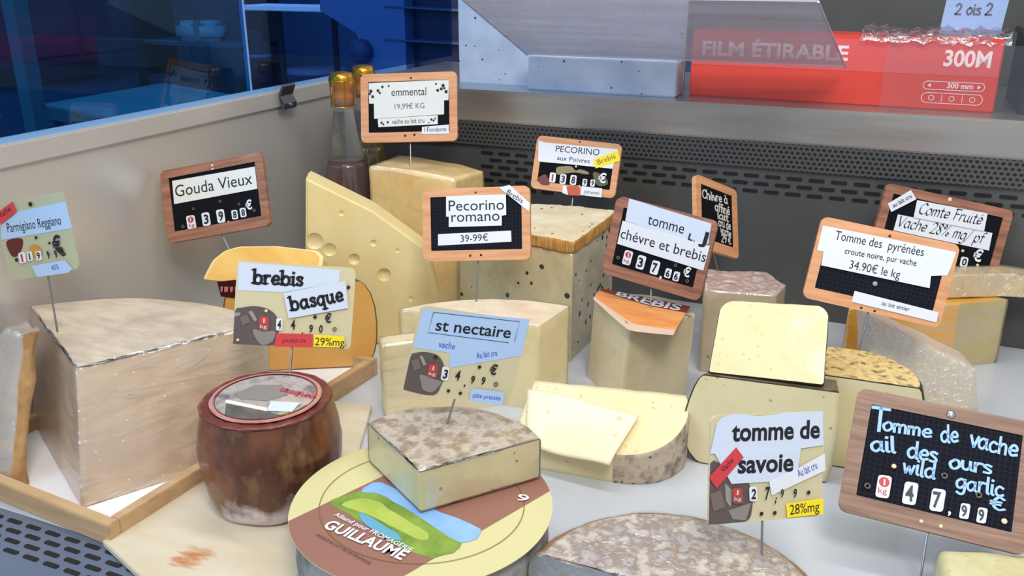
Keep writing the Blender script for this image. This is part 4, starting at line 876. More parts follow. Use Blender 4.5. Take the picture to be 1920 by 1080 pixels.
flat('sticker', 'bluewhite', cw(((501, 772), (548, 774), (563, 757), (508, 754))), .1168, lb)
bm = bmesh.new(); put_text(bm, ['Basque', cw(((522, 733),))[0], cw(((596, 748),))[0], .009, 'hand', ''], .1164); obj('lettering', bm, 'label_pinkred', lb)
flat('printed_mark', 'olive2', cw(((568, 766), (578, 760), (590, 764), (576, 774))), .1162, lb)

# labelled wheel with the st nectaire wedge on top
GC = Vector((-.360, .627, 0)); GZ = .07
gw = thing('guillaume_wheel', 'large grey-rinded wheel under a big cream and brown printed paper label', 'cheese', (GC.x, GC.y, 0))
bm = bmesh.new(); lathe(bm, denser([(0, 0), (.108, 0), (.115, .004), (.1185, .014), (.120, .035), (.1185, .056), (.114, .066), (.106, .0695), (0, .0695)], .005), 120); bmesh.ops.recalc_face_normals(bm, faces=bm.faces); wobble(bm, .001, 34); obj('rind', bm, 'guil_rind', gw, True)
GL_ = disc('paper_label', 'label_cream', .1235, .0722, gw, 120)
# the label's print: brown band, landscape, ring line; laid out along the label's own axes
def clip_disc(pts, r):
    out = []
    for p in pts:
        v = Vector(p); out.append(tuple(v if v.length <= r else v*(r/v.length)))
    return out
def gp(x, y): return wp(x, y, .0725, GC)
def fill_lines(pa, pb, n=14): return [(pa[0]+(pb[0]-pa[0])*i/n, pa[1]+(pb[1]-pa[1])*i/n) for i in range(n+1)]
def flat_strip(name, mname, la, lb_, z, parent, r=.1233):
    """printed area between two edge lines, cut to the label's round outline"""
    bm = bmesh.new(); A = [bm.verts.new((p[0], p[1], z)) for p in clip_disc(la, r)]; B = [bm.verts.new((p[0], p[1], z)) for p in clip_disc(lb_, r)]
    for i in range(len(A)-1):
        try: bm.faces.new((A[i], A[i+1], B[i+1], B[i]))
        except ValueError: pass
    bmesh.ops.recalc_face_normals(bm, faces=bm.faces); return obj(name, bm, mname, parent)
# upper and lower edges of the band
u_a, u_b = gp(545, 975), gp(760, 880); u_c = gp(1035, 815)
dv = Vector(gp(1040, 915))-Vector(gp(760, 1078)); dv.normalize(); nv = Vector((-dv.y, dv.x))
pa = Vector(gp(760, 1078)); pu = Vector(gp(545, 975))
def band(name, mname, pA, pB, z, parent):
    """all of the disc between two parallel lines along dv"""
    s0_ = nv.dot(pA); s1_ = nv.dot(pB); la = []; lb_ = []; r = .1233; n = 24
    for i in range(n+1):
        f = i/n; s = s0_+(s1_-s0_)*f; hw = sqrt(max(0, r*r-s*s)); la.append(tuple(nv*s-dv*hw)); lb_.append(tuple(nv*s+dv*hw))
    return flat_strip(name, mname, la, lb_, z, parent, 1)
band('printed_band', 'label_brown', pa, pu, .0725, GL_)
land = [gp(x, y) for x, y in ((640, 965), (625, 938), (705, 908), (900, 995), (840, 1022), (810, 1048))]
flat('printed_landscape', 'label_green', [gp(x, y) for x, y in ((622, 938), (700, 920), (760, 950), (865, 1015), (810, 1046), (740, 1020), (690, 985), (650, 962))], .0729, GL_)
flat('printed_sky', 'label_sky', [gp(x, y) for x, y in ((678, 922), (715, 905), (800, 950), (900, 992), (862, 1016), (770, 960), (715, 928))], .0730, GL_)
flat('printed_meadow', 'label_green_light', [gp(x, y) for x, y in ((640, 948), (690, 935), (740, 962), (800, 1000), (790, 1014), (730, 985), (680, 962))], .0733, GL_)
flat('printed_lake', 'label_lake', [gp(x, y) for x, y in ((672, 965), (690, 968), (740, 1000), (752, 1014), (725, 1008), (690, 988))], .0735, GL_)
def gtext(s, x0, y0, x1, y1, h, style='bold', m='white'):
    a_ = gp(x0, y0); b_2 = gp(x1, y1); bm = bmesh.new(); put_text(bm, [s, a_, b_2, h, style, ''], .0738); obj('lettering', bm, m, GL_)
gtext('GUILLAUME', 604, 990, 752, 1052, .0125); gtext('Alliand pour FROMAGERIE', 625, 968, 770, 1037, .0052, 'semi'); gtext('PRODUIT AU LAIT CRU DE MONTAGNE', 592, 1006, 692, 1060, .003, 'sans', 'darkbrown')
gtext('9', 965, 938, 985, 944, .011, 'semi')
bm = bmesh.new()
for rr_, cy in ((.098, 0),):
    a_ = [bm.verts.new((rr_*cos(2*pi*k/96), rr_*.93*sin(2*pi*k/96), .0731)) for k in range(96)]; c_ = [bm.verts.new(((rr_-.0008)*cos(2*pi*k/96), (rr_-.0008)*.93*sin(2*pi*k/96), .0731)) for k in range(96)]
    for k in range(96): j = (k+1) % 96; bm.faces.new((a_[k], a_[j], c_[j], c_[k]))
obj('printed_ring', bm, 'oliveink', GL_)
q0 = Vector((-.352, .610, 0)); q1 = Vector((-.272, .709, 0)); q2 = Vector((-.445, .670, 0))
cheese('st_nectaire_wedge', 'thick st nectaire wedge with a mottled grey rind resting on the printed wheel label', [*crusty(q0, q1, left=False), ('rind', (q1, Vector((-.372, .738, 0)), q2)), *crusty(q2, q0, right=False)], q0, .0745, .118, dict(cut='nect_paste', rind='nect_edge', top='nect_rind', base='nect_edge'), amp=.0011, film='film', shift=(0, .001), crust=True)

# tomme de savoie in front
SC = Vector((-.111, .587, 0)); SR = .131; aL = at(996, 1032, .07); aR = at(1215, 1095, .07)
aL.z = aR.z = 0
dL = (aL-SC).normalized()*SR+SC; dcut = (aR-aL).normalized()
tt_ = -2*((dL-SC).dot(dcut)); dR = dL+dcut*tt_
cheese('savoie_wheel', 'mottled brown-grey cut wheel of tomme at the front under the tomme de savoie card', [('cut', (dL, dR)), ('rind', (dR, SC+Vector((dcut.y*-1, dcut.x, 0))*SR, dL))], mid(dL, dR), 0, .07, dict(cut='savoie_side', rind='savoie_edge', top='savoie_rind'), prof='tomme', amp=.0018, freq=34, film='film_mid', crust=True)
# pale yellow cheese at the right corner
y0 = at(1762, 1024, .05); y1 = Vector((.26, .80, 0)); y2 = Vector((.25, .70, 0)); y3 = Vector((.102, .66, 0)); y0.z = 0
cheese('yellow_wedge', 'pale yellow cheese piece in the bottom right corner of the photo', [('cut', (y3, y2)), ('cut', (y2, y1)), ('rind', (y1, mid(y0, y1)+Vector((0, .012, 0)), y0)), ('cut', (y0, y3))], (y0+y1+y2+y3)/4, 0, .05, dict(cut='pyr_paste_light', rind='pyr_paste_light', top='pyr_paste_light'), names=dict(top='paste', rind='paste'), prof='tomme', film='film', amp=.001)

# ------------------------------------------------------------------ two bottles in the corner
def bottle(name, label, loc, liquid, H, R_, level):
    t = thing(name, label, 'bottle', loc)
    s = H/.385
    prof = [(0, 0), (R_*.9, 0), (R_, .006), (R_, .15*s), (R_*.93, .185*s), (R_*.72, .235*s), (R_*.5, .28*s), (R_*.37, .325*s), (R_*.35, .338*s), (R_*.4, .342*s), (R_*.4, .35*s), (R_*.3, .352*s), (0, .352*s)]
    bm = bmesh.new(); lathe(bm, prof, 40); obj('glass_body', bm, 'clear_bottle', t, True)
    k = .965; lq = [(0, .003)]+[(r*k, max(.003, z)) for r, z in prof[1:8] if z < level]
    rl = None
    for (ra, za), (rb, zb) in zip(prof, prof[1:]):
        if za <= level <= zb and zb > za: rl = ra+(rb-ra)*(level-za)/(zb-za)
    lq = [p for p in lq if p[1] < level]+[(rl*k, level), (0, level)]
    bm = bmesh.new(); lathe(bm, lq, 40); obj('liquid', bm, liquid, t, True)
    rc = .0178; zb = .340*s
    bm = bmesh.new(); lathe(bm, [(rc*.62, zb-.004), (rc*.98, zb), (rc*1.0, zb+.016), (rc*.85, zb+.026), (rc*1.12, zb+.032), (rc*1.15, zb+.042), (rc*.9, zb+.049), (0, zb+.050)], 32); obj('cork', bm, 'cork', t, True)
    bm = bmesh.new(); lathe(bm, [(rc*1.16, zb+.036), (rc*1.18, zb+.044), (rc*1.0, zb+.052), (rc*.5, zb+.054), (0, zb+.0545)], 32); obj('foil_cap', bm, 'gold_foil', t, True)
    bm = bmesh.new()
    for a_ in range(6):
        c_, s_ = cos(a_*pi/3+.3), sin(a_*pi/3+.3); tube(bm, [(c_*rc*1.2, s_*rc*1.2, zb+.042), (c_*rc*1.14, s_*rc*1.14, zb+.02), (c_*rc*1.16, s_*rc*1.16, zb-.002)], .0009, 5)
    for z_ in (zb-.002, zb+.04): tube(bm, [(cos(k_*pi/12)*rc*1.19, sin(k_*pi/12)*rc*1.19, z_) for k_ in range(25)], .0009, 5)
    obj('wire_cage', bm, 'gold_foil', t)
    return t
bottle('cider_bottle', 'front corked bottle of brown drink beside the emmental price board', tuple(on_plane(650, 300, Vector((0, 1.27, 0)), Vector((0, 1, 0))).xy)+(0,), 'cider', .375, .047, .238)
bottle('oil_bottle', 'second corked bottle half hidden behind the emmental price board', tuple(on_plane(690, 300, Vector((0, 1.375, 0)), Vector((0, 1, 0))).xy)+(0,), 'olive_oil', .375, .045, .25)

# ------------------------------------------------------------------ price boards
SIGNS = {
'parm': {"kind":"card","frame":"card_olive","c":[-0.893,0.6897,0.2548],"r":[0.93169,0.29567,0.21101],"u":[-0.26922,0.17207,0.94758],"w":0.0906,"h":0.0903,"base":[-0.859,0.6667,0.15],"els":[["poly","paper_strip","skyblue",[[-0.03712,0.03247],[0.04601,0.03286],[0.04714,0.0016],[-0.04474,0.00407]],[["Parmigiano Reggiano",[-0.03394,0.01109],[0.03538,0.00821],0.01065,"sans","ink"]]],["poly","printed_patch","oxblood",[[-0.03836,0.00136],[-0.01882,0.0014],[-0.01965,-0.00808],[-0.02835,-0.01708],[-0.03584,-0.01576]],[]],["poly","printed_patch","ochre",[[-0.01131,-0.01131],[-0.00375,-0.00827],[0.00355,-0.01393],[0.0024,-0.02246],[-0.01196,-0.0217]],[]],["poly","printed_patch","darkbrown",[[0.02092,-0.01786],[0.0289,-0.01666],[0.03309,-0.02696],[0.02808,-0.02783]],[]],["tile","white",[[-0.0265,-0.01434],[-0.0177,-0.01448],[-0.01837,-0.02715],[-0.02718,-0.02702]],[["1",[-0.02376,-0.02491],[-0.02156,-0.02494],0.00839,"bold","redink"]]],["tile","white",[[-0.01527,-0.01524],[-0.00878,-0.01534],[-0.00935,-0.02628],[-0.01584,-0.02619]],[["1",[-0.01331,-0.02436],[-0.01169,-0.02438],0.00725,"bold","ink"]]],["tile","white",[[-0.00408,-0.01636],[0.00276,-0.01647],[0.0022,-0.02739],[-0.00465,-0.02729]],[["9",[-0.00318,-0.02545],[0.00093,-0.02551],0.00725,"bold","ink"]]],["text",["9",[0.00992,-0.02727],[0.01323,-0.02715],0.00824,"bold","ink"]],["text",["9",[0.01937,-0.02805],[0.02267,-0.02793],0.00824,"bold","ink"]],["text",["€",[0.01952,-0.02197],[0.03156,-0.02147],0.01717,"bold","ink"]],["dot","ink",[-0.02972,-0.02176],0.0024],["dot","ink",[0.00099,-0.00091],0.00206],["dot","ink",[0.0161,-0.01004],0.00172],["dot","ink",[0.00329,0.03778],0.00292],["poly","price_strip","skyblue",[[-0.01317,-0.03201],[0.03037,-0.03258],[0.03749,-0.04428],[0.03095,-0.04751],[-0.00886,-0.04593]],[["45%",[0.0116,-0.04155],[0.02127,-0.04147],0.00584,"sans","blueink"]]],["poly","paper_strip","red",[[-0.03973,0.03609],[-0.01823,0.04469],[-0.01569,0.0324],[-0.03966,0.02174]],[["Vache",[-0.03777,0.02839],[-0.02201,0.03512],0.00653,"sans","ink"]]]]},
'gouda': {"kind":"slate","frame":"wood_dark","c":[-0.8731,0.9683,0.2375],"r":[0.93097,0.30635,0.19863],"u":[-0.29811,0.3237,0.89797],"w":0.1573,"h":0.1059,"base":[-0.8428,0.9495,0.17],"els":[["poly","paper_strip","offwhite",[[-0.06173,0.03607],[0.06541,0.03404],[0.06511,0.00191],[-0.06275,0.00211]],[["Gouda Vieux",[-0.05909,0.01186],[0.05909,0.01008],0.01661,"sans","ink"]]],["tile1","white",[[-0.04707,-0.01837],[-0.03374,-0.01869],[-0.03293,-0.0392],[-0.04624,-0.03892]],[["1",[-0.04121,-0.02715],[-0.03959,-0.02719],0.00524,"bold","white"],["kg",[-0.04388,-0.03493],[-0.03537,-0.03519],0.00484,"sans","redink"]],[-0.04008,-0.02466,0.00448]],["tile","white",[[-0.02329,-0.01815],[-0.01129,-0.01844],[-0.01057,-0.0377],[-0.02255,-0.03744]],[["3",[-0.02027,-0.03422],[-0.01308,-0.03437],0.01253,"bold","ink"]]],["tile","white",[[-0.00048,-0.01758],[0.01145,-0.01787],[0.01214,-0.03708],[0.00023,-0.03682]],[["9",[0.00249,-0.0336],[0.00964,-0.03376],0.01253,"bold","ink"]]],["text",[",",[0.01513,-0.03906],[0.01799,-0.0391],0.01335,"bold","white"]],["tile","white",[[0.0223,-0.02222],[0.03136,-0.02243],[0.03182,-0.0359],[0.02278,-0.03571]],[["8",[0.02451,-0.03345],[0.02994,-0.03358],0.00881,"bold","ink"]]],["tile","white",[[0.03524,-0.02146],[0.04427,-0.02168],[0.04472,-0.03513],[0.0357,-0.03493]],[["8",[0.03743,-0.03268],[0.04284,-0.03281],0.00881,"bold","ink"]]],["text",["€",[0.04495,-0.02541],[0.05489,-0.02534],0.01246,"bold","white"]],["dot","ring",[-0.03356,-0.00987],0.00208],["dot","ring",[0.00774,-0.00649],0.00237],["dot","ring",[0.03565,-0.01549],0.00208],["dot","ring",[0.05687,-0.02824],0.00237],["dot","ring",[-0.05258,-0.03271],0.00252],["dot","rivet",[0.00234,0.04709],0.00222],["dot","rivet",[0.00231,0.04191],0.00193]]},
'brebis': {"kind":"card","frame":"card_cream","c":[-0.5763,0.7423,0.1985],"r":[0.81644,0.56124,-0.13579],"u":[-0.02081,0.2636,0.96441],"w":0.1266,"h":0.0916,"base":[-0.5733,0.7175,0.12],"els":[["poly","paper_strip","bluewhite",[[-0.0617,0.04437],[0.0459,0.04246],[0.04606,0.02886],[-0.01247,0.01433],[-0.06096,0.01377]],[["brebis",[-0.04771,0.02197],[0.00807,0.02274],0.01549,"slab","ink"]]],["poly","printed_patch","photobrown",[[-0.06371,-0.00979],[-0.05488,-0.00498],[-0.04322,-0.00278],[-0.0303,-0.00433],[-0.02051,-0.01053],[-0.01594,-0.0207],[-0.01659,-0.03536],[-0.02097,-0.04624],[-0.05955,-0.04625],[-0.06351,-0.04177]],[]],["poly","printed_patch","photogrey",[[-0.04878,-0.00897],[-0.04492,-0.00773],[-0.03895,-0.01775],[-0.04181,-0.01946]],[]],["poly","printed_patch","photogrey",[[-0.06337,-0.0108],[-0.05656,-0.01022],[-0.05736,-0.01357],[-0.06332,-0.01543]],[]],["poly","printed_patch","photolight",[[-0.04281,-0.02832],[-0.03184,-0.02985],[-0.01944,-0.02923],[-0.02133,-0.03977],[-0.031,-0.04492],[-0.03824,-0.03953]],[]],["poly","printed_patch","photolight2",[[-0.05725,-0.01562],[-0.0496,-0.01211],[-0.04621,-0.0202],[-0.05383,-0.02474]],[]],["tile1","photored",[[-0.03742,-0.01271],[-0.02634,-0.01272],[-0.02623,-0.02934],[-0.03733,-0.02929]],[["1",[-0.03242,-0.01988],[-0.03109,-0.01988],0.00429,"bold","white"],["kg",[-0.03539,-0.026],[-0.02829,-0.026],0.00396,"sans","redink"]],[-0.03188,-0.01769,0.00416]],["tile","white",[[-0.01886,-0.01449],[-0.01228,-0.01438],[-0.01195,-0.02792],[-0.01854,-0.02801]],[["4",[-0.01728,-0.02569],[-0.01332,-0.02564],0.00886,"bold","ink"]]],["text",["4",[-0.00291,-0.02578],[0.00171,-0.02565],0.01032,"bold","ink"]],["text",[",",[0.00906,-0.03043],[0.01068,-0.03046],0.00826,"bold","ink"]],["text",["9",[0.01671,-0.02795],[0.02078,-0.02795],0.00785,"bold","ink"]],["text",["0",[0.02738,-0.02773],[0.03147,-0.02774],0.00785,"bold","ink"]],["text",["€",[0.03279,-0.01627],[0.03995,-0.01632],0.0095,"bold","ink"]],["dot","ink",[0.02226,-0.01083],0.00227],["dot","ring2",[0.04431,-0.02339],0.00248],["dot","rivet",[-0.03014,-0.00712],0.00206],["dot","rivet",[-0.0579,-0.04047],0.00186],["dot","ink",[0.05633,0.02425],0.00227],["poly","paper_strip","bluewhite",[[-0.01293,0.01357],[0.05248,0.03115],[0.05756,0.0009],[-0.00601,-0.01413]],[["basque",[-0.0053,-0.00574],[0.05287,0.00951],0.01549,"slab","ink"]]],["poly","price_strip","red",[[-0.01764,-0.03102],[0.02122,-0.03015],[0.02182,-0.0449],[-0.01918,-0.04594]],[["produit tte",[-0.01077,-0.04084],[0.01389,-0.03988],0.00496,"sans","redink2"]]],["poly","price_strip","yellow",[[0.02266,-0.0305],[0.05552,-0.031],[0.05572,-0.04355],[0.02278,-0.04401]],[["29%mg.",[0.02401,-0.04237],[0.05809,-0.04185],0.00867,"sans","ink"]]]]},
'nect': {"kind":"card","frame":"card_cream","c":[-0.3559,0.7189,0.1863],"r":[0.78413,0.56902,-0.24769],"u":[0.17737,0.17698,0.9681],"w":0.1111,"h":0.092,"base":[-0.3692,0.6992,0.118],"els":[["poly","paper_strip","skyblue",[[-0.05336,0.04237],[0.05441,0.04861],[0.05519,0.00963],[-0.01378,-0.01366],[-0.01816,0.00197],[-0.05446,0.0018]],[["st nectaire",[-0.03703,0.02281],[0.03898,0.02621],0.01162,"semi","ink"],["vache",[-0.03033,0.00614],[-0.01376,0.0061],0.00667,"sans","blueink"],["Au lait cru",[0.01032,-0.00031],[0.03036,0.00618],0.00667,"sans","blueink"]]],["line","ink",[[-0.04252,0.04055],[0.04448,0.04471],[0.04446,0.02354]],0.00054],["line","ink",[[0.03871,0.02126],[-0.04337,0.01944],[-0.04252,0.04055]],0.00054],["poly","printed_patch","photobrown",[[-0.0567,-0.00814],[-0.051,-0.00328],[-0.04175,-0.00075],[-0.02935,-0.00235],[-0.02162,-0.0099],[-0.01829,-0.01993],[-0.01847,-0.0317],[-0.02457,-0.04459],[-0.05364,-0.04269],[-0.05769,-0.03893]],[]],["poly","printed_patch","photogrey",[[-0.04661,-0.00607],[-0.04356,-0.00504],[-0.03793,-0.01345],[-0.04071,-0.01478]],[]],["poly","printed_patch","photolight",[[-0.04161,-0.02443],[-0.02259,-0.02816],[-0.01898,-0.02941],[-0.02537,-0.04091],[-0.03555,-0.03996],[-0.03939,-0.03228]],[]],["poly","printed_patch","photolight2",[[-0.05369,-0.01114],[-0.04719,-0.00846],[-0.04252,-0.01759],[-0.04923,-0.02204]],[]],["tile1","photored",[[-0.03662,-0.01148],[-0.02628,-0.01131],[-0.02478,-0.02616],[-0.03518,-0.02628]],[["1",[-0.03125,-0.01781],[-0.03,-0.01779],0.00364,"bold","white"],["kg",[-0.03366,-0.02335],[-0.02702,-0.02322],0.00336,"sans","redink"]],[-0.03106,-0.01581,0.00368]],["tile","white",[[-0.02199,-0.0127],[-0.01473,-0.01271],[-0.01348,-0.02705],[-0.02078,-0.027]],[["3",[-0.01953,-0.02457],[-0.01515,-0.02459],0.00888,"bold","ink"]]],["text",["4",[-0.00715,-0.0248],[-0.00231,-0.02483],0.01022,"bold","ink"]],["text",[",",[0.00356,-0.0298],[0.00536,-0.02979],0.00753,"bold","ink"]],["text",["9",[0.00926,-0.02604],[0.01336,-0.02606],0.00775,"bold","ink"]],["text",["9",[0.02022,-0.02569],[0.02423,-0.02573],0.00775,"bold","ink"]],["text",["€",[0.02594,-0.01359],[0.03353,-0.01369],0.0099,"bold","ink"]],["dot","ink",[0.01491,-0.00786],0.00215],["dot","ink",[-0.01054,-0.03722],0.00204],["dot","ink",[0.00205,-0.0381],0.00204],["dot","ink",[-0.031,-0.00387],0.00215],["dot","ring2",[0.03591,-0.02362],0.00258],["poly","price_strip","skyblue",[[0.01227,-0.03121],[0.04701,-0.03121],[0.04803,-0.04597],[0.01278,-0.04525]],[["pâte pressée",[0.01538,-0.0407],[0.04446,-0.04038],0.00495,"sans","blueink"]]]]},
'emm': {"kind":"slate","frame":"wood_light","c":[-0.7425,1.3039,0.3274],"r":[0.95912,0.27942,0.04483],"u":[-0.12511,0.27658,0.95281],"w":0.1639,"h":0.1139,"base":[-0.7283,1.276,0.235],"els":[["poly","paper_strip","offwhite",[[-0.06816,0.04217],[0.06858,0.04384],[0.06736,0.01027],[0.05986,0.01019],[0.05963,-0.01294],[-0.05944,-0.01723],[-0.05972,0.00793],[-0.0677,0.00815]],[["emmental",[-0.0293,0.01977],[0.02985,0.01954],0.01305,"sans","ink"],["19,99€ KG",[-0.02378,-0.0025],[0.0266,-0.00179],0.0089,"sans","greyink"]]],["poly","paper_strip","offwhite",[[-0.05331,-0.01739],[0.04909,-0.01413],[0.04894,-0.0288],[-0.05227,-0.03133]],[["vache au lait cru",[-0.02896,-0.02687],[0.02634,-0.02559],0.00771,"sans","ink"]]],["poly","price_strip","white",[[0.02263,-0.03286],[0.06787,-0.03015],[0.06773,-0.0451],[0.0216,-0.04461]],[["l Fondante",[0.02678,-0.0412],[0.06356,-0.04089],0.00712,"sans","ink"]]],["dot","ink",[-0.06435,0.02876],0.00297],["dot","ink",[-0.05209,0.02929],0.00267],["dot","ink",[-0.04437,0.03525],0.00237],["dot","ink",[-0.03367,0.03641],0.00178],["dot","ink",[-0.06141,0.01951],0.00267],["dot","ink",[-0.06625,0.02438],0.00208],["dot","ink",[-0.04908,0.02536],0.00208],["dot","ink",[0.04951,0.02688],0.00267],["dot","ink",[0.0586,0.03451],0.00297],["dot","ink",[0.0636,0.02413],0.00297],["dot","ink",[0.04661,0.0375],0.00178],["dot","ink",[0.05554,0.02904],0.00267],["dot","ink",[0.06065,0.03006],0.00208],["dot","ink",[-0.04666,-0.02407],0.00208],["dot","ink",[-0.04363,-0.02681],0.00178],["dot","ink",[-0.03595,-0.02345],0.00208],["dot","ink",[0.03847,-0.0209],0.00208],["dot","ink",[0.04207,-0.02276],0.00178],["dot","ink",[0.04452,-0.01959],0.00148],["dot","ink",[0.03389,-0.02608],0.00119],["dot","hole",[0.00447,0.04818],0.00208],["dot","hole",[-0.00635,-0.04662],0.00237],["dot","hole",[0.00947,-0.04551],0.00237]]},
'roman': {"kind":"grid","frame":"wood_light","c":[-0.5001,1.0494,0.2197],"r":[0.97645,0.19865,0.0842],"u":[-0.14099,0.2921,0.94594],"w":0.1504,"h":0.0989,"base":[-0.4866,1.0168,0.12],"els":[["poly","paper_strip","white",[[-0.04094,0.03902],[0.04274,0.03865],[0.0428,0.0111],[0.03662,0.01008],[0.03642,-0.00311],[-0.03785,-0.00314],[-0.03761,0.01096],[-0.04141,0.01106]],[["Pecorino",[-0.03748,0.01873],[0.03996,0.01837],0.01403,"sans","ink"],["romano",[-0.03394,0.00356],[0.03356,0.00368],0.01403,"sans","ink"]]],["poly","price_strip","white",[[-0.05377,-0.0125],[0.04886,-0.01014],[0.04912,-0.025],[-0.05405,-0.02811]],[["39-99€",[-0.02178,-0.02394],[0.01703,-0.02285],0.00919,"sans","ink"]]],["poly","paper_strip","white",[[0.03352,0.04783],[0.04785,0.05116],[0.07556,0.02565],[0.07418,0.0145]],[["Brebis",[0.04325,0.03983],[0.06411,0.02577],0.00677,"sans","ink"]]],["dot","hole",[0.00065,0.04247],0.00169],["dot","hole",[-0.00826,-0.04264],0.00193],["dot","hole",[0.00676,-0.04219],0.00193]]},
'poivre': {"kind":"slate","frame":"wood_light","c":[-0.4558,1.3315,0.2464],"r":[0.99571,0.07994,-0.04655],"u":[0.0204,0.30106,0.95339],"w":0.1399,"h":0.0857,"base":[-0.4547,1.3113,0.185],"els":[["poly","printed_patch","olive",[[-0.03126,-0.00536],[-0.01859,-0.00136],[-0.00682,-0.00066],[0.00056,-0.00619],[0.00802,-0.00342],[0.02149,-0.00631],[0.0214,-0.01013],[0.00894,-0.00967],[-0.00156,-0.00961],[-0.01684,-0.0133],[-0.02838,-0.01592]],[]],["poly","printed_patch","photored2",[[-0.05902,-0.02594],[-0.04806,-0.01821],[-0.04169,-0.02518],[-0.03908,-0.03388],[-0.05234,-0.03482]],[]],["poly","printed_patch","olive2",[[0.0299,-0.01041],[0.03426,-0.00484],[0.05222,-0.01284],[0.05495,-0.02261],[0.03993,-0.02568]],[]],["poly","printed_patch","brick",[[-0.0099,-0.03358],[0.01041,-0.02859],[0.01495,-0.04523],[-0.00533,-0.04671]],[]],["poly","paper_strip","white",[[-0.06681,0.03498],[-0.05547,0.03259],[0.06416,0.0345],[0.06012,0.00318],[-0.00073,0.00258],[-0.06266,0.00097]],[["PECORINO",[-0.03604,0.02008],[0.03578,0.0216],0.00965,"sans","ink"],["aux Poivres",[-0.032,0.00697],[0.02232,0.00747],0.00711,"sans","ink"]]],["poly","paper_strip","yellow",[[0.0269,0.0143],[0.06529,0.03287],[0.07056,0.01717],[0.0332,0.0006]],[["Brebis",[0.03617,0.00676],[0.0633,0.0205],0.00787,"sans","oliveink"]]],["tile","white",[[-0.04041,-0.01388],[-0.0301,-0.01391],[-0.0298,-0.02979],[-0.04012,-0.02979]],[["1",[-0.0363,-0.02709],[-0.03372,-0.02709],0.01048,"bold","redink"]]],["tile","white",[[-0.02278,-0.0144],[-0.01253,-0.01442],[-0.01223,-0.03025],[-0.02248,-0.03026]],[["3",[-0.02048,-0.02756],[-0.01433,-0.02756],0.01048,"bold","ink"]]],["tile","white",[[-0.00567,-0.01394],[0.0045,-0.01397],[0.00482,-0.02974],[-0.00536,-0.02975]],[["8",[-0.00337,-0.02706],[0.00274,-0.02706],0.01048,"bold","ink"]]],["text",[",",[0.01004,-0.03054],[0.01227,-0.03053],0.00889,"bold","white"]],["tile","white",[[0.01492,-0.01784],[0.02243,-0.01786],[0.02267,-0.02892],[0.01515,-0.02893]],[["9",[0.01662,-0.02704],[0.02113,-0.02704],0.00737,"bold","ink"]]],["tile","white",[[0.02788,-0.01733],[0.03535,-0.01735],[0.03559,-0.02838],[0.02811,-0.02838]],[["9",[0.02957,-0.0265],[0.03405,-0.0265],0.00737,"bold","ink"]]],["text",["€",[0.03983,-0.02063],[0.05269,-0.02036],0.01397,"bold","white"]],["poly","price_strip","white",[[0.01476,-0.02972],[0.0485,-0.02945],[0.04907,-0.04381],[0.01451,-0.04401]],[["pimenté",[0.02005,-0.04079],[0.04493,-0.04027],0.00609,"sans","greyink"]]],["poly","paper_strip","white",[[-0.01603,-0.0324],[-0.00999,-0.03295],[-0.00537,-0.04646],[-0.01518,-0.04447]],[]],["dot","hole",[0.00104,0.03959],0.00178],["dot","rivet",[0.00123,-0.0],0.00203]]},
'chbr': {"kind":"slate","frame":"wood_dark","c":[-0.2565,1.0885,0.2046],"r":[0.98837,-0.07946,-0.12966],"u":[0.13645,0.087,0.98682],"w":0.1371,"h":0.1061,"base":[-0.2586,1.0733,0.12],"els":[["poly","paper_strip","bluewhite",[[-0.05128,0.0544],[0.06076,0.04968],[0.06301,0.02113],[-0.05039,0.02404]],[["tomme",[-0.02046,0.028],[0.02861,0.0275],0.01387,"sans","ink"]]],["poly","paper_strip","white",[[-0.05387,0.02373],[0.06536,0.02148],[0.06463,-0.01172],[-0.05476,-0.00839]],[["chévre et brebis",[-0.05247,0.00055],[0.06418,-0.00068],0.01359,"sans","ink"]]],["text",["L",[0.03609,0.02223],[0.04224,0.022],0.00821,"bold","ink"]],["text",[".",[0.04373,0.02182],[0.04532,0.02181],0.00708,"bold","ink"]],["text",["J",[0.05068,0.02298],[0.06042,0.02244],0.01486,"bold","ink"]],["text",[".",[0.06095,0.02201],[0.06252,0.022],0.00708,"bold","ink"]],["tile1","white",[[-0.04253,-0.01356],[-0.03092,-0.0134],[-0.03193,-0.03307],[-0.04361,-0.0333]],[["1",[-0.03731,-0.02192],[-0.03586,-0.02188],0.00486,"bold","white"],["kg",[-0.04143,-0.02961],[-0.03399,-0.02935],0.00448,"sans","redink"]],[-0.03715,-0.01927,0.00397]],["tile","white",[[-0.0232,-0.01488],[-0.01202,-0.01472],[-0.01289,-0.03368],[-0.02413,-0.03391]],[["3",[-0.02172,-0.03062],[-0.01498,-0.03049],0.01196,"bold","ink"]]],["tile","white",[[-0.00304,-0.01646],[0.00799,-0.0163],[0.00723,-0.03515],[-0.00386,-0.03538]],[["7",[-0.0015,-0.03211],[0.00515,-0.03197],0.01196,"bold","ink"]]],["text",[",",[0.01064,-0.03693],[0.01369,-0.0371],0.01132,"bold","white"]],["tile","white",[[0.01677,-0.02189],[0.0251,-0.02175],[0.02464,-0.03465],[0.01628,-0.03483]],[["6",[0.01804,-0.03259],[0.02305,-0.03249],0.00822,"bold","ink"]]],["tile","white",[[0.0283,-0.02277],[0.03657,-0.02263],[0.03616,-0.03549],[0.02786,-0.03567]],[["6",[0.0296,-0.03344],[0.03457,-0.03333],0.00822,"bold","ink"]]],["text",["€",[0.03967,-0.02547],[0.049,-0.02573],0.01189,"bold","white"]],["dot","ring",[0.02811,-0.01506],0.00241],["dot","ring",[0.04771,-0.03089],0.00241],["dot","ring",[-0.04965,-0.02648],0.00255]]},
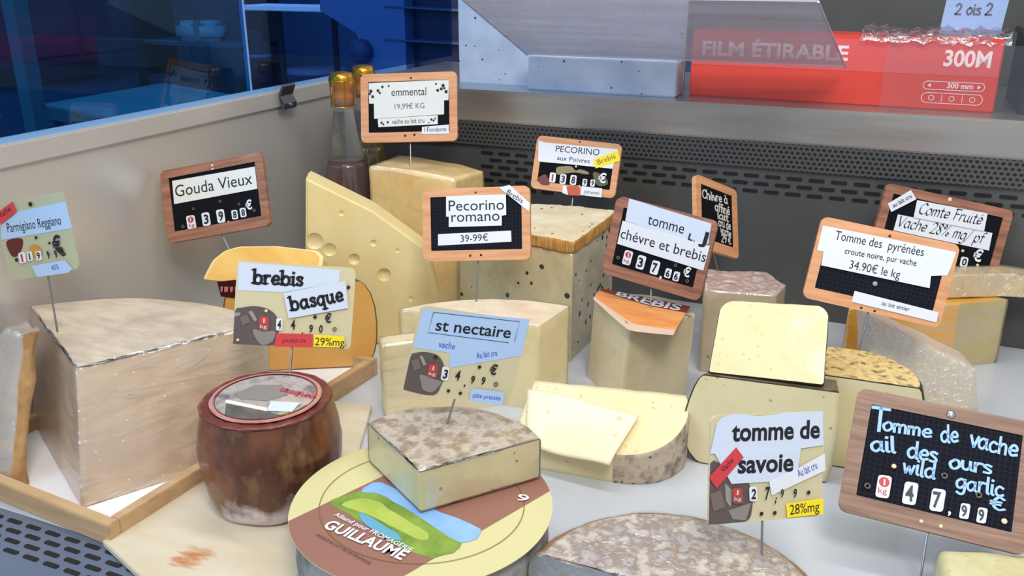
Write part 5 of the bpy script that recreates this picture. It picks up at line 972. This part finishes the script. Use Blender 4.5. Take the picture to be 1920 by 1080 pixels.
'chevre': {"kind":"slate","frame":"wood_light","c":[-0.2226,1.2964,0.1959],"r":[0.43838,0.81794,-0.37256],"u":[-0.186,0.4881,0.85274],"w":0.1078,"h":0.1094,"base":[-0.2077,1.2629,0.127],"els":[["text",["Chèvre à",[-0.03721,0.02194],[0.03065,0.0276],0.01329,"hand","offwhite"]],["text",["affiné",[-0.00569,0.0098],[0.03466,0.01102],0.01276,"hand","offwhite"]],["text",["lait",[0.00084,-0.00065],[0.03168,-0.00027],0.01223,"hand","offwhite"]],["text",["cru de",[0.00268,-0.01184],[0.03592,-0.01198],0.01223,"hand","offwhite"]],["text",["vache",[0.00687,-0.02253],[0.03628,-0.02391],0.01223,"hand","offwhite"]],["text",["29 €",[0.00863,-0.03536],[0.03571,-0.03514],0.0117,"hand","offwhite"]]]},
'pyr': {"kind":"grid","frame":"wood_light","c":[0.0112,1.1002,0.2043],"r":[0.97416,0.16138,-0.15804],"u":[0.09701,0.33296,0.93794],"w":0.1604,"h":0.101,"base":[0.002,1.0649,0.115],"els":[["poly","paper_strip","white",[[-0.07709,0.03965],[0.07718,0.04152],[0.07554,0.02169],[0.0739,0.01177],[-0.0767,0.00877]],[["Tomme des  pyrénées",[-0.0601,0.02623],[0.04253,0.02843],0.01069,"sans","ink"]]],["poly","paper_strip","white",[[-0.06894,0.01009],[0.0737,0.01259],[0.05655,0.00774],[0.05841,-0.00663],[-0.06783,-0.00782]],[["croute noire, pur vache",[-0.04507,0.01198],[0.03747,0.01552],0.00727,"sans","ink"],["34.90€ le kg",[-0.03596,-0.00402],[0.02265,-0.0032],0.00984,"sans","ink"]]],["poly","price_strip","white",[[-0.02319,-0.0291],[0.07483,-0.03216],[0.07538,-0.04446],[-0.0235,-0.04267]],[["au lait entier",[0.01046,-0.03856],[0.04281,-0.03874],0.00513,"sans","ink"]]],["dot","hole",[0.00052,0.04377],0.00192],["dot","chalkdust",[-0.00217,-0.01557],0.00342],["dot","hole",[-0.01086,-0.04718],0.00171],["dot","hole",[0.00488,-0.04739],0.00171]]},
'comte': {"kind":"slate","frame":"wood_dark","c":[0.0868,1.3873,0.1813],"r":[0.91622,0.34265,-0.20766],"u":[0.1058,0.29298,0.95025],"w":0.1909,"h":0.1115,"base":[0.0999,1.3818,0.135],"els":[["poly","paper_strip","white",[[-0.04711,0.04086],[0.05822,0.04394],[0.06018,0.01788],[-0.0456,0.01559]],[["Comte Fruité",[-0.03999,0.02263],[0.05434,0.02616],0.0161,"nib","ink"]]],["poly","paper_strip","white",[[-0.06831,0.01516],[0.07361,0.01814],[0.07547,-0.00755],[-0.06859,-0.00873]],[["Vache 28% mg/ pf",[-0.06379,-0.00159],[0.06705,0.00022],0.0161,"nib","ink"]]],["poly","price_strip","white",[[-0.08755,0.02681],[-0.05982,0.05308],[-0.04871,0.04183],[-0.07933,0.0162]],[["au lait cru",[-0.07765,0.0229],[-0.05521,0.04305],0.00623,"semi","ink"]]],["tile","white",[[0.03827,-0.02422],[0.04937,-0.02415],[0.05026,-0.03861],[0.03915,-0.03868]],[["0",[0.04122,-0.03621],[0.04789,-0.03616],0.0096,"bold","ink"]]],["text",["€",[0.0544,-0.026],[0.06802,-0.02626],0.0161,"bold","white"]],["dot","rivet",[-0.00046,0.05178],0.00364],["dot","rivet",[0.06469,-0.0318],0.0026],["dot","rivet",[0.03786,-0.01623],0.0026]]},
'savoie': {"kind":"card","frame":"card_cream","c":[-0.059,0.6979,0.1437],"r":[0.78729,0.61016,-0.08876],"u":[-0.10211,0.27099,0.95715],"w":0.11,"h":0.0932,"base":[-0.0527,0.6744,0.07],"els":[["poly","printed_patch","photobrown",[[-0.05767,0.00657],[-0.03871,0.00082],[-0.02407,-0.00474],[-0.01489,-0.01854],[-0.01358,-0.0338],[-0.01967,-0.04704],[-0.05275,-0.047],[-0.05676,-0.04201]],[]],["poly","printed_patch","photogrey",[[-0.04042,-0.01126],[-0.03194,-0.01932],[-0.03466,-0.03233],[-0.03896,-0.02638]],[]],["poly","printed_patch","photolight",[[-0.03665,-0.03502],[-0.01496,-0.02991],[-0.01974,-0.04475],[-0.03229,-0.04288]],[]],["poly","printed_patch","photolight2",[[-0.05451,-0.01972],[-0.04438,-0.01664],[-0.03983,-0.03197],[-0.05103,-0.03493]],[]],["poly","paper_strip","bluewhite",[[-0.04968,0.04108],[-0.0441,0.04585],[-0.03185,0.04814],[-0.00995,0.04498],[0.01853,0.04702],[0.05248,0.04659],[0.05423,0.01667],[0.03144,0.01496],[-0.05546,0.01481]],[["tomme de",[-0.0357,0.02479],[0.05003,0.02363],0.01537,"bold","ink"]]],["poly","paper_strip","bluewhite",[[-0.0514,0.01515],[0.03144,0.01496],[0.02926,-0.00314],[0.00304,-0.01246],[-0.03463,-0.012]],[["savoie",[-0.02932,-0.00293],[0.02455,-0.0042],0.01537,"bold","ink"]]],["poly","paper_strip","white",[[0.02562,-0.00388],[0.05559,0.00946],[0.0568,-0.00571],[0.00428,-0.02455],[0.00136,-0.01293]],[["Au lait cru",[0.03015,-0.0103],[0.04882,-0.00331],0.00712,"sans","blueink"]]],["poly","paper_strip","red",[[-0.05654,-0.00504],[-0.03142,0.01934],[-0.02411,0.01032],[-0.04893,-0.01485]],[["Vache",[-0.04275,-0.00175],[-0.03315,0.00781],0.00487,"sans","ink"]]],["tile1","photored",[[-0.03479,-0.01536],[-0.02443,-0.01569],[-0.02349,-0.02935],[-0.03388,-0.02896]],[["1",[-0.0299,-0.02133],[-0.02866,-0.02138],0.00351,"bold","white"],["kg",[-0.03218,-0.0263],[-0.02553,-0.02655],0.00324,"sans","redink"]],[-0.02933,-0.01961,0.00337]],["tile","white",[[-0.01836,-0.01541],[-0.01082,-0.01565],[-0.00994,-0.02823],[-0.0175,-0.02796]],[["2",[-0.01614,-0.02588],[-0.01161,-0.02604],0.00817,"bold","ink"]]],["text",["7",[-0.00283,-0.02731],[0.0014,-0.02741],0.0105,"bold","ink"]],["text",[",",[0.0066,-0.03043],[0.0083,-0.03055],0.0075,"bold","ink"]],["text",["9",[0.01244,-0.02643],[0.01543,-0.02644],0.00675,"bold","ink"]],["text",["9",[0.02491,-0.02726],[0.02836,-0.0273],0.00712,"bold","ink"]],["dot","ink",[-0.00583,-0.03949],0.00206],["dot","ink",[0.00711,-0.03965],0.00206],["dot","ink",[0.03995,-0.02401],0.00206],["dot","ink",[0.00819,-0.02691],0.00094],["poly","price_strip","yellow",[[0.01821,-0.03257],[0.05461,-0.03002],[0.05579,-0.04411],[0.01948,-0.04496]],[["28%mg",[0.02198,-0.04245],[0.05128,-0.04106],0.00862,"sans","ink"]]]]},
'ail': {"kind":"grid","frame":"wood_brown","c":[0.0848,0.8319,0.1014],"r":[0.99863,0.01656,-0.04963],"u":[0.0275,0.64079,0.76723],"w":0.1617,"h":0.1229,"base":[0.082,0.7706,0.0],"els":[["text",["T",[-0.06447,0.0217],[-0.0467,0.02305],0.02196,"hand","chalk"]],["text",["omme",[-0.05372,0.02426],[-0.0089,0.0273],0.01351,"hand","chalk"]],["text",["de",[-0.00159,0.02553],[0.01449,0.02767],0.01605,"hand","chalk"]],["text",["vache",[0.02263,0.02668],[0.06472,0.02613],0.01605,"hand","chalk"]],["text",["ail",[-0.06101,0.00133],[-0.0374,0.0057],0.0152,"hand","chalk"]],["text",["des",[-0.02857,0.00311],[-0.0009,0.00454],0.01554,"hand","chalk"]],["text",["ours",[0.00838,0.00235],[0.04582,0.0049],0.01351,"hand","chalk"]],["text",["wild",[-0.03079,-0.01145],[-0.00065,-0.01163],0.01436,"hand","chalk"]],["text",["garlic",[0.01633,-0.01448],[0.05783,-0.01356],0.01436,"hand","chalk"]],["text",["€",[0.04667,-0.02645],[0.06062,-0.02577],0.01182,"hand","chalk"]],["tile1","white",[[-0.05021,-0.01925],[-0.03801,-0.0183],[-0.038,-0.03981],[-0.0501,-0.04085]],[["1",[-0.04446,-0.02816],[-0.04298,-0.02804],0.00553,"bold","white"],["kg",[-0.04804,-0.03652],[-0.04029,-0.03578],0.00511,"sans","redink"]],[-0.04415,-0.02524,0.00474]],["tile","bluewhite",[[-0.02638,-0.01983],[-0.01441,-0.01889],[-0.01456,-0.04019],[-0.02645,-0.04122]],[["4",[-0.02405,-0.0374],[-0.01691,-0.03679],0.01405,"bold","ink"]]],["tile","bluewhite",[[-0.00241,-0.02025],[0.00934,-0.01931],[0.00903,-0.04041],[-0.00264,-0.04143]],[["7",[-0.00026,-0.03765],[0.00675,-0.03704],0.01405,"bold","ink"]]],["text",[",",[0.01347,-0.04019],[0.0159,-0.04022],0.01014,"bold","white"]],["tile","bluewhite",[[0.02315,-0.02781],[0.03112,-0.02715],[0.0308,-0.04138],[0.02288,-0.04208]],[["9",[0.02451,-0.03952],[0.02927,-0.03911],0.00959,"bold","ink"]]],["tile","bluewhite",[[0.03762,-0.02804],[0.04549,-0.02739],[0.04511,-0.04153],[0.03728,-0.04223]],[["9",[0.03891,-0.03969],[0.04361,-0.03927],0.00959,"bold","ink"]]],["dot","ring",[-0.0582,-0.03268],0.00304],["dot","rivet",[-0.03808,-0.00838],0.0027],["dot","ring",[0.00611,-0.00648],0.00304],["dot","ring",[0.03663,-0.01704],0.00304],["dot","rivet",[0.05989,-0.03534],0.00304],["dot","rivet",[-0.00775,-0.05335],0.0022],["dot","rivet",[0.0091,-0.05352],0.0022],["dot","chrome",[0.00431,0.05303],0.00456]]}}
LABELS = {'parm': ('cheese_card', 'printed card reading Parmigiano Reggiano on a long pin at the left edge'), 'gouda': ('price_slate', 'brown-framed black slate reading Gouda Vieux'),
 'brebis': ('cheese_card', 'cream card reading brebis basque pinned into the brown wheel'), 'nect': ('cheese_card', 'pale blue and cream card reading st nectaire pinned in its wedge'),
 'emm': ('price_slate', 'light wooden price slate reading emmental with black leaf pattern'), 'roman': ('price_slate', 'light wooden price slate reading Pecorino romano'),
 'poivre': ('price_slate', 'wooden slate reading PECORINO aux Poivres with a yellow Brebis sticker'), 'chbr': ('price_slate', 'tilted dark-framed slate reading tomme chévre et brebis'),
 'chevre': ('price_slate', 'small chalk-written slate turned sideways before the dark back wall'), 'pyr': ('price_slate', 'light wooden slate reading Tomme des pyrénées'),
 'comte': ('price_slate', 'dark-framed slate reading Comte Fruité in italic lettering'), 'savoie': ('cheese_card', 'cream card reading tomme de savoie with a red sticker'),
 'ail': ('price_slate', 'large brown slate with blue handwriting reading Tomme de vache ail des ours')}
def price_sign(key, d):
    c, r, u = (Vector(d[k]) for k in 'cru'); n = r.cross(u); w, h = d['w'], d['h']; base = Vector(d['base'])
    Rm = Matrix((r, u, n)).transposed(); nm_, lb_ = LABELS[key]
    t = thing(nm_, lb_, 'price sign', base, Rm.to_euler())
    o = Rm.transposed() @ (c-base)      # board centre in the sign's own axes
    card = d['kind'] == 'card'; FR = .0 if card else min(w, h)*.115
    loc = o
    front = .0012 if card else .003
    if card:
        bm = bmesh.new(); prism(bm, round_rect(-w/2, -h/2, w/2, h/2, .006), -.0012, front); board = obj('card', bm, d['frame'], t, loc=loc)
    else:
        bm = bmesh.new(); ro = round_rect(-w/2, -h/2, w/2, h/2, .0085, 5); ri = round_rect(-w/2+FR, -h/2+FR*1.25, w/2-FR, h/2-FR, .0012, 5)
        L4 = [[bm.verts.new((x, y, z)) for x, y in P_] for P_, z in ((ro, -.003), (ro, .0045), (ri, .0045), (ri, .001))]
        for A, B in zip(L4, L4[1:]):
            for i in range(len(A)): j = (i+1) % len(A); bm.faces.new((A[i], A[j], B[j], B[i]))
        bm.faces.new(L4[0][::-1]); fr = obj('wooden_frame', bm, d['frame'], t, loc=loc)
        bm = bmesh.new(); prism(bm, [(-w/2+FR*.8, -h/2+FR), (w/2-FR*.8, -h/2+FR), (w/2-FR*.8, h/2-FR*.8), (-w/2+FR*.8, h/2-FR*.8)], .0002, .003)
        board = obj('slate_panel', bm, 'slate_grid' if d['kind'] == 'grid' else 'slate_black', t, loc=loc)
    # pin: from the back of the board down into the cheese
    a = Vector((0, 0, 0)); bot = o+Vector((0, -h/2, -.003)); dn = (a-bot).normalized()
    bm = bmesh.new(); tube(bm, [o+Vector((0, h*.42, -.0042)), o+Vector((0, -h*.42, -.0042)), bot+Vector((0, 0, -.0012)), a, a+dn*(.016 if base.z > .02 else -.0)], .0011, 8); obj('pin', bm, 'pin_steel', t)
    if base.z < .02:
        bm = bmesh.new(); lathe(bm, [(0, 0), (.014, 0), (.014, .003), (.004, .005), (0, .005)], 24)
        for v in bm.verts: v.co = Rm.transposed() @ v.co
        obj('foot', bm, 'pin_steel', t)
    z = front+.0002; fz = .0049
    for e in d['els']:
        if e[0] == 'poly':
            _, nm2, col, pts, tx = e; inside = card or all(abs(p[0]) < w/2-FR and abs(p[1]) < h/2-FR for p in pts)
            z0 = z if inside else max(z, fz); z += .00022
            if z0 >= fz: fz += .0002
            cx = max(-1, 1)
            if card: pts = [(max(-w/2+.0005, min(w/2-.0005, p[0])), max(-h/2+.0005, min(h/2-.0005, p[1]))) for p in pts] if nm2 == 'printed_patch' else pts
            if nm2 == 'printed_patch' and len(pts) > 4: pts = [(max(-w/2+.0004, min(w/2-.0004, p[0])), max(-h/2+.0004, min(h/2-.0004, p[1]))) for p in soft(pts)]
            bm = bmesh.new(); top = [bm.verts.new((p[0], p[1], z0+.0002)) for p in pts]; lo_ = [bm.verts.new((p[0], p[1], z0)) for p in pts]
            f1 = bm.faces.new(top); 
            for i in range(len(pts)): j = (i+1) % len(pts); bm.faces.new((lo_[i], lo_[j], top[j], top[i]))
            po = obj(nm2, bm, col, t, loc=loc)
            for q in tx:
                bm = bmesh.new(); put_text(bm, q, z0+.0004); l_ = obj('lettering', bm, q[5], po)
        elif e[0] in ('tile', 'tile1'):
            z0 = z; z += .0002; bm = bmesh.new(); q = e[2]; cq = Vector(((q[0][0]+q[2][0])/2, (q[0][1]+q[2][1])/2)); P8 = []
            for i in range(4):   # clipped corners
                p = Vector(q[i]); pv = Vector(q[i-1]); nx_ = Vector(q[(i+1) % 4]); s_ = min((pv-p).length, (nx_-p).length)*.22
                P8 += [p+(pv-p).normalized()*s_, p+((pv-p).normalized()+(nx_-p).normalized())*s_*.29, p+(nx_-p).normalized()*s_]
            top = [bm.verts.new((p.x, p.y, z0+.0003)) for p in P8]; lo_ = [bm.verts.new((p.x, p.y, z0)) for p in P8]; bm.faces.new(top)
            for i in range(len(P8)): j = (i+1) % len(P8); bm.faces.new((lo_[i], lo_[j], top[j], top[i]))
            po = obj('price_digit', bm, e[1], t, loc=loc)
            if e[0] == 'tile1':
                x_, y_, r_ = e[4]; bm = bmesh.new(); bm.faces.new([bm.verts.new((x_+r_*cos(k*pi/10), y_+r_*sin(k*pi/10), z0+.00045)) for k in range(20)]); obj('printed_dot', bm, 'redink' if e[1] == 'white' else 'red', po)
            for q2 in e[3]:
                q2 = list(q2); bm = bmesh.new(); put_text(bm, q2, z0+.0006); obj('lettering', bm, q2[5] if e[0] == 'tile' or e[1] == 'white' else 'offwhite', po)
        elif e[0] == 'text':
            bm = bmesh.new(); put_text(bm, e[1], (max(z, fz) if e[1][0] in ('L', 'J', '.') else z)+.0003); obj('lettering', bm, e[1][5], t, loc=loc)
        elif e[0] == 'line':
            bm = bmesh.new(); ribbon(bm, [Vector(p) for p in e[2]], e[3], lambda q: (q.x, q.y, z+.0003)); obj('printed_line', bm, e[1], t, loc=loc)
        elif e[0] == 'dot':
            _, col, (x_, y_), r_ = e; r_ *= .9; inside = card or (abs(x_) < w/2-FR and abs(y_) < h/2-FR); z0 = (z+.0004) if inside else max(.0046, z-.002 if False else .0046)
            bm = bmesh.new()
            if col.startswith('ring'):
                tube(bm, [(x_+r_*.8*cos(k*pi/8), y_+r_*.8*sin(k*pi/8), z0) for k in range(17)], r_*.26, 6); obj('eyelet', bm, col, t, loc=loc)
            else:
                lathe(bm, [(0, z0+r_*.25), (r_*.7, z0+r_*.18), (r_, z0), (0, z0)], 16, x_, y_); obj('rivet' if col in ('rivet', 'chrome') else 'pin_hole' if col == 'hole' else 'printed_dot', bm, col, t, True, loc=loc)
    return t
for key in SIGNS: price_sign(key, SIGNS[key])
# wire spring clip on top of the large handwritten slate
